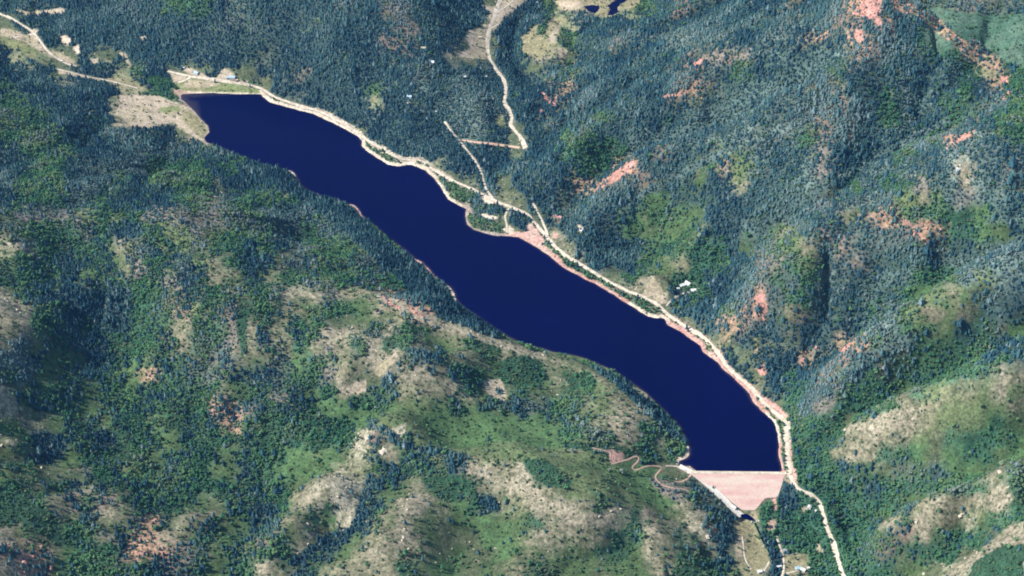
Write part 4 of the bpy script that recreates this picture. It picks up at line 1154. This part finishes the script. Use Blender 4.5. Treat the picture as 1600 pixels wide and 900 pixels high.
C_SCR = model_collection("scrub", [to_mesh("scrub", [(clump_crown(400 + i, h, r_, n_, -.3, 18), M_SCR)]) for i, (h, r_, n_) in enumerate([(2.6, 2.0, 4), (2.2, 2.4, 5), (3.2, 2.1, 5)])])


def scatter_group(coll):
    ng = bpy.data.node_groups.new("scatter_" + coll.name, 'GeometryNodeTree')
    ng.interface.new_socket("Geometry", in_out='INPUT', socket_type='NodeSocketGeometry')
    ng.interface.new_socket("Geometry", in_out='OUTPUT', socket_type='NodeSocketGeometry')
    N = ng.nodes; L = ng.links
    gi = N.new('NodeGroupInput'); go = N.new('NodeGroupOutput')
    ci = N.new('GeometryNodeCollectionInfo'); ci.inputs["Collection"].default_value = coll
    ci.inputs["Separate Children"].default_value = True; ci.inputs["Reset Children"].default_value = True
    ip = N.new('GeometryNodeInstanceOnPoints'); ip.inputs["Pick Instance"].default_value = True
    def na(name, typ):
        n = N.new('GeometryNodeInputNamedAttribute'); n.data_type = typ; n.inputs["Name"].default_value = name
        return n.outputs["Attribute"]
    L.new(gi.outputs[0], ip.inputs["Points"]); L.new(ci.outputs[0], ip.inputs["Instance"])
    L.new(na("pick", 'INT'), ip.inputs["Instance Index"]); L.new(na("turn", 'FLOAT_VECTOR'), ip.inputs["Rotation"]); L.new(na("size", 'FLOAT_VECTOR'), ip.inputs["Scale"])
    L.new(ip.outputs[0], go.inputs[0])
    return ng


def scatter(name, coll, P, pick, turn, size, tint):
    me = bpy.data.meshes.new(name); me.vertices.add(len(P)); me.vertices.foreach_set("co", P.astype(np.float32).ravel())
    a = me.attributes.new("pick", 'INT', 'POINT'); a.data.foreach_set("value", pick.astype(np.int32))
    a = me.attributes.new("turn", 'FLOAT_VECTOR', 'POINT'); a.data.foreach_set("vector", turn.astype(np.float32).ravel())
    a = me.attributes.new("size", 'FLOAT_VECTOR', 'POINT'); a.data.foreach_set("vector", size.astype(np.float32).ravel())
    a = me.attributes.new("tint", 'FLOAT', 'POINT'); a.data.foreach_set("value", tint.astype(np.float32))
    o = bpy.data.objects.new(name, me); COL.objects.link(o)
    md = o.modifiers.new("scatter", 'NODES'); md.node_group = scatter_group(coll)
    tag(o, kind="stuff")
    return o


def candidates(space, seed):
    r = np.random.default_rng(seed)
    X, Y = np.meshgrid(np.arange(-1900, 1900, space), np.arange(1450, 4700, space))
    X = X + r.uniform(-.5, .5, X.shape) * space * .95; Y = Y + r.uniform(-.5, .5, X.shape) * space * .95
    X = X.ravel(); Y = Y.ravel(); Z = ground(X, Y)
    u, v, w = project(X, Y, Z)
    k = (u > -330) & (u < 1930) & (v > -230) & (v < 1120)
    X, Y, Z = X[k], Y[k], Z[k]
    c, u, v = cover_at(X, Y, Z)
    c_alt = cover_at(X, Y, Z, 100)[0]
    c = np.where((r.random(len(X)) < .4) & ~np.isin(c, [IDX[q] for q in 'TYPWVgO1234689']), c_alt, c)
    iu = np.clip(u + EM, 0, exact.shape[1] - 1).astype(int); iv = np.clip(v + EM, 0, exact.shape[0] - 1).astype(int)
    bad = ((NOTREE[iv, iu] >= 0) & (u > -EM) & (u < 1600 + EM) & (v > -EM) & (v < 900 + EM))
    bad |= resample(gx, gy, ld, X, Y) < 3.0
    bad |= resample(gx, gy, PD, X, Y) < 4
    bad |= resample(gx, gy, DD, X, Y) < 2
    return X, Y, Z, c, u, v, ~bad, r


X, Y, Z, c, u, v, ok, r = candidates(4.7, 5)
clump = fbm(X, Y, 22.0, 81, 3)
rnd = r.random(len(X))
dcon = DENS[c, 0]; dbro = DENS[c, 1]
pc = np.clip(dcon * (1 + (clump - .5) * (.9 + 1.4 * (1 - dcon))), 0, 1)
is_con = ok & (rnd < pc)
is_bro = ok & ~is_con & (r.random(len(X)) < dbro)
greyc = np.isin(c, [IDX['B'], IDX['S']]) | ((fbm(X, Y, 70.0, 83, 3) > .60) & np.isin(c, [IDX['C'], IDX['r'], IDX['D']]))
tb = fbm(X, Y, 60.0, 85, 3)
con_P = np.stack([X, Y, Z], -1)[is_con]
n = len(con_P)
con_pick = r.integers(0, len(con_dims), n)
con_turn = np.stack([r.normal(0, .04, n), r.normal(0, .04, n), r.uniform(0, 6.28, n)], -1)
cs_ = r.lognormal(-.08, .30, n) * (.70 + .3 * fbm(con_P[:, 0], con_P[:, 1], 90.0, 87, 2))
con_size = np.stack([cs_ * r.uniform(.9, 1.15, n), cs_ * r.uniform(.9, 1.15, n), cs_ * r.uniform(.85, 1.15, n)], -1)
con_tint = np.clip((tb[is_con] - .5) * 1.9 + .20 * relief_tone(con_P[:, 0], con_P[:, 1]) + r.normal(.38, .14, n), 0, .93)  # conifers paler on crests, darker in hollows: relief painted into the tint
con_tint = np.where(r.random(n) < .05, r.uniform(.85, 1, n), con_tint)
con_uv = np.stack([u[is_con], v[is_con]], -1)
bro_all = is_bro & ~greyc
bro_P = np.stack([X, Y, Z], -1)[bro_all]; n = len(bro_P)
bro_pick = r.integers(0, len(bro_dims), n); bro_turn = np.stack([np.zeros(n), np.zeros(n), r.uniform(0, 6.28, n)], -1)
bs = r.lognormal(-.32, .28, n); bro_size = np.stack([bs, bs * r.uniform(.85, 1.15, n), bs * r.uniform(.8, 1.15, n)], -1)
bro_tint = np.clip((tb[bro_all] - .5) * 1.9 + .20 * relief_tone(bro_P[:, 0], bro_P[:, 1]) + r.normal(.42, .16, n), 0, 1)  # same painted relief shading in the broadleaf tint
bro_uv = np.stack([u[bro_all], v[bro_all]], -1)
ga = is_bro & greyc
P = np.stack([X, Y, Z], -1)[ga]; n = len(P)
s = r.lognormal(-.2, .25, n)
scatter("grey_brushwood", C_GRY, P, r.integers(0, 3, n), np.stack([np.zeros(n), np.zeros(n), r.uniform(0, 6.28, n)], -1), np.stack([s, s, s * r.uniform(.8, 1.1, n)], -1), np.clip((tb[ga] - .5) * 1.2 + r.normal(.45, .25, n), 0, 1))
X2, Y2, Z2, c2, u2, v2, ok2, r2 = candidates(4.3, 9)
cl2 = fbm(X2, Y2, 13.0, 91, 3)
k = ok2 & (r2.random(len(X2)) < np.clip(DENS[c2, 2] * (1 + (cl2 - .5) * 3.0), 0, 1))
P = np.stack([X2, Y2, Z2], -1)[k]; n = len(P)
s = r2.lognormal(-.1, .3, n)
scatter("oak_scrub", C_SCR, P, r2.integers(0, 3, n), np.stack([np.zeros(n), np.zeros(n), r2.uniform(0, 6.28, n)], -1), np.stack([s, s * r2.uniform(.8, 1.2, n), s * r2.uniform(.7, 1.1, n)], -1), np.clip((fbm(P[:, 0], P[:, 1], 50.0, 93, 3) - .5) * 1.6 + r2.normal(.42, .2, n), 0, 1))
print("conifers", len(con_P), "broadleaf", len(bro_P), "scrub", n)

def rock_bm(seed):
    b = bmesh.new(); bmesh.ops.create_icosphere(b, subdivisions=1, radius=1); rr = random.Random(seed)
    for v__ in b.verts: v__.co = Vector((v__.co.x * 1.3, v__.co.y, v__.co.z * 1.1)) * rr.uniform(.6, 1.25)
    return b


M_CRAG = plain_mat("red_crag", (.44, .21, .16), (.64, .36, .29), .25)
C_CRAG = model_collection("crag", [to_mesh("crag", [(rock_bm(500 + i), M_CRAG)]) for i in range(4)])
k = ok2 & np.isin(c2, [IDX['5'], IDX['R']]) & (r2.random(len(X2)) < np.where(c2 == IDX['5'], .35, .12))
P = np.stack([X2, Y2, Z2], -1)[k]; n = len(P); s = r2.lognormal(.45, .35, n)
scatter("red_rock_debris", C_CRAG, P, r2.integers(0, 4, n), r2.uniform(0, 6.28, (n, 3)), np.stack([s * 1.3, s, s], -1), r2.random(n))
M_CRAGP = plain_mat("pale_crag", (.42, .36, .26), (.66, .58, .44), .25)
C_CRAGP = model_collection("palecrag", [to_mesh("palecrag", [(rock_bm(520 + i), M_CRAGP)]) for i in range(4)])
k = ok2 & np.isin(c2, [IDX['P'], IDX['T']]) & (r2.random(len(X2)) < np.where(c2 == IDX['P'], .16, .03))
P = np.stack([X2, Y2, Z2], -1)[k]; n = len(P); s = r2.lognormal(.2, .4, n)
scatter("pale_rock_debris", C_CRAGP, P, r2.integers(0, 4, n), r2.uniform(0, 6.28, (n, 3)), np.stack([s * 1.3, s, s], -1), r2.random(n))

# ------------------------------------------------------------------ the nearest trees, one object each
def single_mat(name, stops, t):
    """the same foliage for single trees, at one fixed tint"""
    t = min(max(t, 0), 1)
    for (p0, c0), (p1, c1) in zip(stops[:-1], stops[1:]):
        if p0 <= t <= p1:
            f = (t - p0) / (p1 - p0); col = tuple(a + (b - a) * f for a, b in zip(c0, c1)); break
    return plain_mat(name, tuple(q * .75 for q in col), tuple(q * 1.25 for q in col), .6)


CON_M = [single_mat("dark_conifer_needles", CON_STOPS, t) for t in (.15, .35, .55, .75)]
BRO_M = [single_mat("leafy_crown_leaves", BRO_STOPS, t) for t in (.2, .4, .6, .8)]


def tree_proto(name, crown, mat, trunk):
    root = bpy.data.objects.new(name, None)
    ob = []
    for nm, b, m_ in (("crown", crown, mat), ("trunk", trunk, M_BARK)):
        b.normal_update(); me_ = bpy.data.meshes.new(nm); b.to_mesh(me_); b.free(); me_.materials.append(m_)
        o = bpy.data.objects.new(nm, me_); o.parent = root; ob.append(o)
    return root, ob


CON_PROTO = [[tree_proto("conifer_tree", conifer_crown(100 + i, *d), m_, trunk_bm(d[0] * .5, .28, .14)) for m_ in CON_M] for i, d in enumerate(con_dims)]
BRO_PROTO = [[tree_proto("broadleaf_tree", clump_crown(200 + i, *d), m_, trunk_bm(d[0] * .6, .22, .1)) for m_ in BRO_M] for i, d in enumerate(bro_dims)]


def plant(proto, loc, rz, size, label, cat, group):
    root, ob = proto
    r_ = root.copy(); COL.objects.link(r_)
    r_.location = loc; r_.rotation_euler = (0, 0, rz); r_.scale = size
    tag(r_, label, cat, group)
    for o in ob:
        c_ = o.copy(); COL.objects.link(c_); c_.parent = r_
    return r_


ZONES = [   # (u limit, group words) along the bottom of the frame, from left to right
    (120, "on the red slope at bottom left"),
    (230, "among orange soil strips left of the knoll"),
    (330, "around the grassy knoll by the bottom edge"),
    (440, "in the green gully left of the tan ridge"),
    (520, "in the draw between two tan ridges"),
    (640, "in the upper draw beside the pale cliff"),
    (900, "on the tan grass spurs in the foreground"),
    (1060, "on the green flank of the last spur"),
    (1158, "between the last spur and the olive meadow"),
    (1225, "along the dark stream beside the olive meadow"),
    (1300, "between the farm lane and the pale road"),
    (1420, "right of the pale road below the dam"),
    (1540, "in the ravine under the right grass ridge"),
    (1700, "by the tan ridge at bottom right")]


def zone(u_):
    for lim, w_ in ZONES:
        if u_ < lim: return w_
    return ZONES[-1][1]


def band(v_):
    return ", lowest" if v_ > 884 else ", low" if v_ > 866 else ", high"


def take(P, uv, size, dims, pick, count):
    w_ = project(P[:, 0], P[:, 1], P[:, 2])[2]
    hgt = np.array([d[0] for d in dims])[pick] * size[:, 2] / w_
    vis = (uv[:, 0] > 4) & (uv[:, 0] < 1596) & (uv[:, 1] > 790) & (uv[:, 1] < 899)
    order = np.argsort(-np.where(vis, hgt, 0))[:count]
    m_ = np.zeros(len(P), bool); m_[order] = True
    return m_


tc = take(con_P, con_uv, con_size, con_dims, con_pick, 290)
for i in np.nonzero(tc)[0]:
    w_ = zone(con_uv[i, 0])
    tint_i = min(int(con_tint[i] / .25), 3)
    plant(CON_PROTO[con_pick[i]][tint_i], tuple(con_P[i]), con_turn[i, 2], tuple(con_size[i]),
          ("short " if con_dims[con_pick[i]][0] * con_size[i, 2] < 6.8 else "tall " if con_dims[con_pick[i]][0] * con_size[i, 2] > 9.2 else "") + ("blackish green", "dark blue green", "mid green", "pale greyish green")[tint_i] + " conifer " + w_ + band(con_uv[i, 1]), "conifer", "conifers " + w_)
tb_ = take(bro_P, bro_uv, bro_size, bro_dims, bro_pick, 160)
for i in np.nonzero(tb_)[0]:
    w_ = zone(bro_uv[i, 0])
    tint_i = min(int(bro_tint[i] / .25), 3)
    plant(BRO_PROTO[bro_pick[i]][tint_i], tuple(bro_P[i]), bro_turn[i, 2], tuple(bro_size[i]),
          ("dark teal", "deep green", "bright green", "olive green")[tint_i] + " leafy tree " + w_ + band(bro_uv[i, 1]), "tree", "leafy trees " + w_)
scatter("conifer_forest", C_CON, con_P[~tc], con_pick[~tc], con_turn[~tc], con_size[~tc], con_tint[~tc])
scatter("broadleaf_woodland", C_BRO, bro_P[~tb_], bro_pick[~tb_], bro_turn[~tb_], bro_size[~tb_], bro_tint[~tb_])

# single trees that stand alone in the open
for (u_, v_, kind_, s_, lab) in (
    (1170, 838, 'b', .8, "round dark tree standing alone in the upper half of the olive meadow"),
    (1168, 855, 'b', .55, "small bush-like tree alone in the middle of the olive meadow"),
    (1159, 860, 'b', .8, "dark tree beside the lane on the left edge of the olive meadow"),
    (1155, 814, 'b', .7, "small tree at the top edge of the olive meadow by the spillway foot"),
    (1168, 887, 'b', .7, "low dark tree at the bottom left corner of the olive meadow"),
    (1228, 887, 'b', .7, "small dark tree beside the farm lane at the square meadow"),
    (1250, 897, 'c', 1.0, "dark conifer in front of the white roofed farmhouse"),
    (1038, 468, 'b', .8, "lone dark tree in the tan field by the lakeshore road"),
    (1032, 460, 'b', .45, "tiny bush in the middle of the tan field by the lakeshore road"),
    (236, 166, 'c', .8, "lone conifer in the tan flat beside the lake inlet"),
    (336, 129, 'c', 1.1, "dark conifer against the road at the grassy picnic ground"),
    (391, 136, 'c', .9, "conifer by the road at the far end of the picnic ground"),
    (391, 142, 'b', .8, "green bush between the road and the lake at the picnic ground"),
    (775, 13, 'b', .7, "small round tree beside the valley road in the upper meadow"),
    (774, 35, 'b', .7, "small dark tree right of the valley road below the ranch lane"),
    (760, 86, 'b', .9, "dark tree at the corner where the valley road leaves the meadow"),
    (1073, 514, 'c', 1.3, "tall dark conifer between the road and the pink lakeshore"),
    (1075, 518, 'c', 1.0, "shorter conifer just below the tall one on the pink lakeshore"),
    (1225, 713, 'b', 1.1, "dark bush on the narrow strip between the lake and the pale road"),
    (1114, 763, 'b', .8, "lone dark bush at the edge of the dam beside the spillway"),
):
    x_, y_, z_ = on_ground(u_, v_)
    pr = CON_PROTO[1][0] if kind_ == 'c' else BRO_PROTO[1][0]
    plant(pr, (x_, y_, z_), u_ * .37, (s_, s_, s_), lab, "conifer" if kind_ == 'c' else "tree", "trees standing alone in the open")

# ------------------------------------------------------------------ houses
M_WALL = {k: plain_mat(k + "_wall", tuple(q * .9 for q in c_), c_, .8) for k, c_ in dict(white=(.78, .76, .72), tan=(.52, .42, .30), grey=(.42, .42, .42), brown=(.26, .17, .11)).items()}
M_ROOF = {k: plain_mat(k + "_roof", tuple(q * .88 for q in c_), c_, .7, .5) for k, c_ in dict(white=(.85, .85, .84), blue=(.42, .58, .68), grey=(.45, .44, .48), tan=(.66, .56, .40), red=(.60, .30, .28)).items()}
M_GLASS = plain_mat("window_glass", (.03, .04, .05), (.05, .06, .07), 1, .15)
M_DOOR = plain_mat("door_paint", (.16, .10, .07), (.2, .13, .09), 1)


def house(u_, v_, L_, W_, Hw, rz, wall, roof, label, name="house", cat="house", group=None, porch=False):
    x_, y_, z_ = on_ground(u_, v_)
    rt = empty(name, (x_, y_, z_), rz)
    tag(rt, label, cat, group)
    rise = W_ * .28
    b = bmesh.new()
    pts = [(-W_ / 2, -1.5), (W_ / 2, -1.5), (W_ / 2, Hw), (0, Hw + rise), (-W_ / 2, Hw)]
    r0 = [b.verts.new((-L_ / 2, p, q)) for p, q in pts]; r1 = [b.verts.new((L_ / 2, p, q)) for p, q in pts]
    for i in range(5): b.faces.new((r0[i], r0[(i + 1) % 5], r1[(i + 1) % 5], r1[i]))
    b.faces.new(r0[::-1]); b.faces.new(r1)
    bmesh.ops.recalc_face_normals(b, faces=b.faces[:])
    obj("walls", b, M_WALL[wall], rt)
    b = bmesh.new(); e = .6; th_ = .25; sl = rise / (W_ / 2)
    prof = [(-W_ / 2 - e, Hw - e * sl + .02), (0, Hw + rise + .02), (W_ / 2 + e, Hw - e * sl + .02), (W_ / 2 + e, Hw - e * sl + th_), (0, Hw + rise + th_ + .05), (-W_ / 2 - e, Hw - e * sl + th_)]
    r0 = [b.verts.new((-L_ / 2 - e, p, q)) for p, q in prof]; r1 = [b.verts.new((L_ / 2 + e, p, q)) for p, q in prof]
    for i in range(6): b.faces.new((r0[i], r0[(i + 1) % 6], r1[(i + 1) % 6], r1[i]))
    b.faces.new(r0[::-1]); b.faces.new(r1)
    bmesh.ops.recalc_face_normals(b, faces=b.faces[:])
    rf = obj("roof", b, M_ROOF[roof], rt)
    obj("chimney", box_bm(.8, .8, 1.8, (L_ * .22, W_ * .14, Hw + rise + .4)), M_DOOR, rf)
    for sx in (-.3, .3):
        obj("window", box_bm(1.5, .12, 1.2, (L_ * sx, -W_ / 2 - .03, Hw * .55)), M_GLASS, rt)
        obj("window", box_bm(1.5, .12, 1.2, (L_ * sx, W_ / 2 + .03, Hw * .55)), M_GLASS, rt)
    obj("door", box_bm(1.1, .14, 2.1, (0, -W_ / 2 - .04, 1.05)), M_DOOR, rt)
    return rt


for a in (
    (1066, 447, 13, 8, 3.6, .5, 'white', 'white', "white roofed house above the tan field, left of the pair", "house", "house", None),
    (1075, 444, 12, 8, 3.6, -.9, 'white', 'white', "white roofed house turned end on, right of the pair above the tan field"),
    (1086, 455, 17, 8, 3.6, .1, 'white', 'white', "long white house at the end of the drive above the lake"),
    (1059, 452, 6, 5, 2.6, .2, 'white', 'white', "small white shed left of the white houses above the tan field", "shed", "shed"),
    (307, 115, 12, 9, 3.6, -.5, 'white', 'blue', "pale blue roofed house at the forest edge above the picnic ground"),
    (287, 107, 5, 4, 2.6, .1, 'white', 'white', "tiny white cabin at the forest edge near the lake inlet", "cabin", "cabin"),
    (363, 122, 15, 9, 3.8, -.2, 'white', 'blue', "large blue roofed house beside the road at the lake head"),
    (356, 122, 6, 8, 3.0, .0, 'white', 'blue', "narrow blue roofed garage left of the large blue roofed house", "garage", "garage"),
    (370, 126, 6, 5, 2.8, .3, 'tan', 'tan', "tan shed right of the large blue roofed house", "shed", "shed"),
    (1247, 889, 9, 6, 3.2, .2, 'white', 'blue', "pale blue roofed farmhouse in the square olive meadow"),
    (1254, 891, 9, 6, 3.2, -.5, 'white', 'white', "white roofed farmhouse beside the blue roofed one in the square meadow"),
    (1263, 888, 3.5, 3, 2.4, .2, 'white', 'white', "tiny white outbuilding at the right edge of the square meadow", "shed", "shed"),
    (1265, 793, 7, 5, 3.0, 1.2, 'white', 'white', "white cabin in the small tan clearing in the wood below the dam", "cabin", "cabin"),
    (1275, 799, 4, 3, 2.5, .2, 'white', 'white', "tiny white hut among trees by the bend of the pale road", "hut", "hut"),
    (1227, 861, 7, 5, 3.0, .3, 'grey', 'grey', "lavender grey roofed cabin at the head of the farm lane", "cabin", "cabin"),
    (1187, 894, 7, 5, 3.0, .3, 'white', 'white', "white roofed house at the bottom edge of the long olive meadow"),
    (1217, 886, 8, 3, 2.5, .15, 'tan', 'white', "long white trailer between the stream and the farm lane", "trailer", "trailer"),
    (640, 152, 11, 8, 3.6, -.3, 'white', 'blue', "pale blue roofed house alone in the forest above the lake"),
    (638, 162, 7, 5, 3.0, .3, 'tan', 'tan', "tan roofed cabin just below the blue roofed forest house", "cabin", "cabin"),
    (662, 76, 12, 7, 3.2, .0, 'white', 'tan', "pale roofed lodge in a forest clearing high on the left", "lodge", "lodge"),
    (675, 98, 12, 8, 3.4, -.4, 'white', 'white', "white roofed house in the forest left of the tan meadow"),
    (727, 121, 9, 6, 3.2, .4, 'white', 'white', "white roofed house among trees below the tan meadow"),
    (759, 121, 6, 5, 2.8, .1, 'white', 'white', "small white cabin left of the valley road bend", "cabin", "cabin"),
    (750, 59, 8, 4, 2.6, .1, 'white', 'tan', "cream trailer standing in the middle of the tan meadow", "trailer", "trailer"),
    (838, 5, 6, 5, 3.0, .4, 'white', 'blue', "small blue roofed cabin in the trees near the top edge", "cabin", "cabin"),
    (788, 90, 4, 4, 2.6, .1, 'white', 'white', "tiny white hut in the trees right of the valley road", "hut", "hut"),
    (682, 175, 5, 4, 2.6, .1, 'white', 'white', "tiny white hut alone in the forest above the side road", "hut", "hut"),
    (97, 96, 5, 4, 2.6, .1, 'white', 'white', "small white cabin on the tan flat by the inlet valley road", "cabin", "cabin"),
    (873, 340, 15, 8, 3.4, -.5, 'tan', 'red', "pink roofed house in a red clearing above the road fork"),
    (908, 361, 6, 5, 2.6, -.9, 'white', 'white', "white roofed cabin at the end of the forest drive above the road", "cabin", "cabin"),
    (1497, 266, 7, 5, 3.0, .8, 'white', 'white', "lone white cabin high on the wooded mountainside", "cabin", "cabin"),
    (1147, 794, 7, 5, 3.4, -.75, 'white', 'white', "white concrete gatehouse beside the foot of the spillway", "gatehouse", "gatehouse"),
):
    house(*a)

# ------------------------------------------------------------------ pale boulders on the slopes
M_ROCK = plain_mat("pale_rock", (.50, .42, .33), (.68, .60, .48), .5)
for i, (u_, v_, s_, lab) in enumerate((
    (598, 706, 5.5, "large cream boulder outcrop in the wood behind the pale cliff"),
    (574, 684, 5.0, "cream rock knob at the top of the long tan ridge"),
    (1427, 878 - 674 + 450, 3.0, "small white boulder on the green grass ridge at right"),
    (1497, 262, 3.5, "white rock beside the lone cabin on the mountainside"),
    (1105, 838, 4.5, "pale rock at the foot of the cream scree slope left of the olive meadow"),
    (480, 818, 2.5, "pinkish boulder in the scrub left of the pale cliff"),
    (1563, 737, 4.5, "yellowish rock slab on the right hand hillside"),
    (1500, 805, 4.0, "cream rock outcrop on the right hand tan ridge"),
    (630, 839, 3.0, "cream rock among the tan spurs in the foreground"),
)):
    b = bmesh.new(); bmesh.ops.create_icosphere(b, subdivisions=2, radius=1)
    rr = random.Random(i + 70)
    for v__ in b.verts:
        d_ = v__.co.copy(); v__.co = d_ * (1 + .45 * mnoise.noise(d_ * 1.4 + Vector((i * 3.1, 0, 0))))
    o = obj("boulder", b, M_ROCK)
    o.location = Vector(on_ground(u_, v_)) - Vector((0, 0, s_ * .25)); o.scale = (s_ * 1.2, s_ * .9, s_ * .7); o.rotation_euler = (0, 0, rr.uniform(0, 6))
    tag(o, lab, "boulder", "pale boulders on the slopes")

# ------------------------------------------------------------------ haze: one even box of air round camera and land
hz = bpy.data.materials.new("haze"); hz.use_nodes = True
nt = hz.node_tree
for n_ in list(nt.nodes):
    if n_.type != 'OUTPUT_MATERIAL': nt.nodes.remove(n_)
pv = nt.nodes.new("ShaderNodeVolumePrincipled")
pv.inputs["Color"].default_value = (.20, .48, 1.0, 1)
pv.inputs["Density"].default_value = 1.0e-5
pv.inputs["Anisotropy"].default_value = 0.0
nt.links.new(pv.outputs[0], nt.nodes["Material Output"].inputs["Volume"])
x0, x1 = float(gx.min()) - 50, float(gx.max()) + 50
y0, y1 = float(gy.min()) - 50, float(gy.max()) + 50
zb, zt = float(H.min()) - 2, max(CAM_Z, float(H.max())) + 12
b = box_bm(x1 - x0, y1 - y0, zt - zb, ((x0 + x1) / 2, (y0 + y1) / 2, (zb + zt) / 2))
haze = obj("haze", b, hz)
tag(haze, kind="stuff")
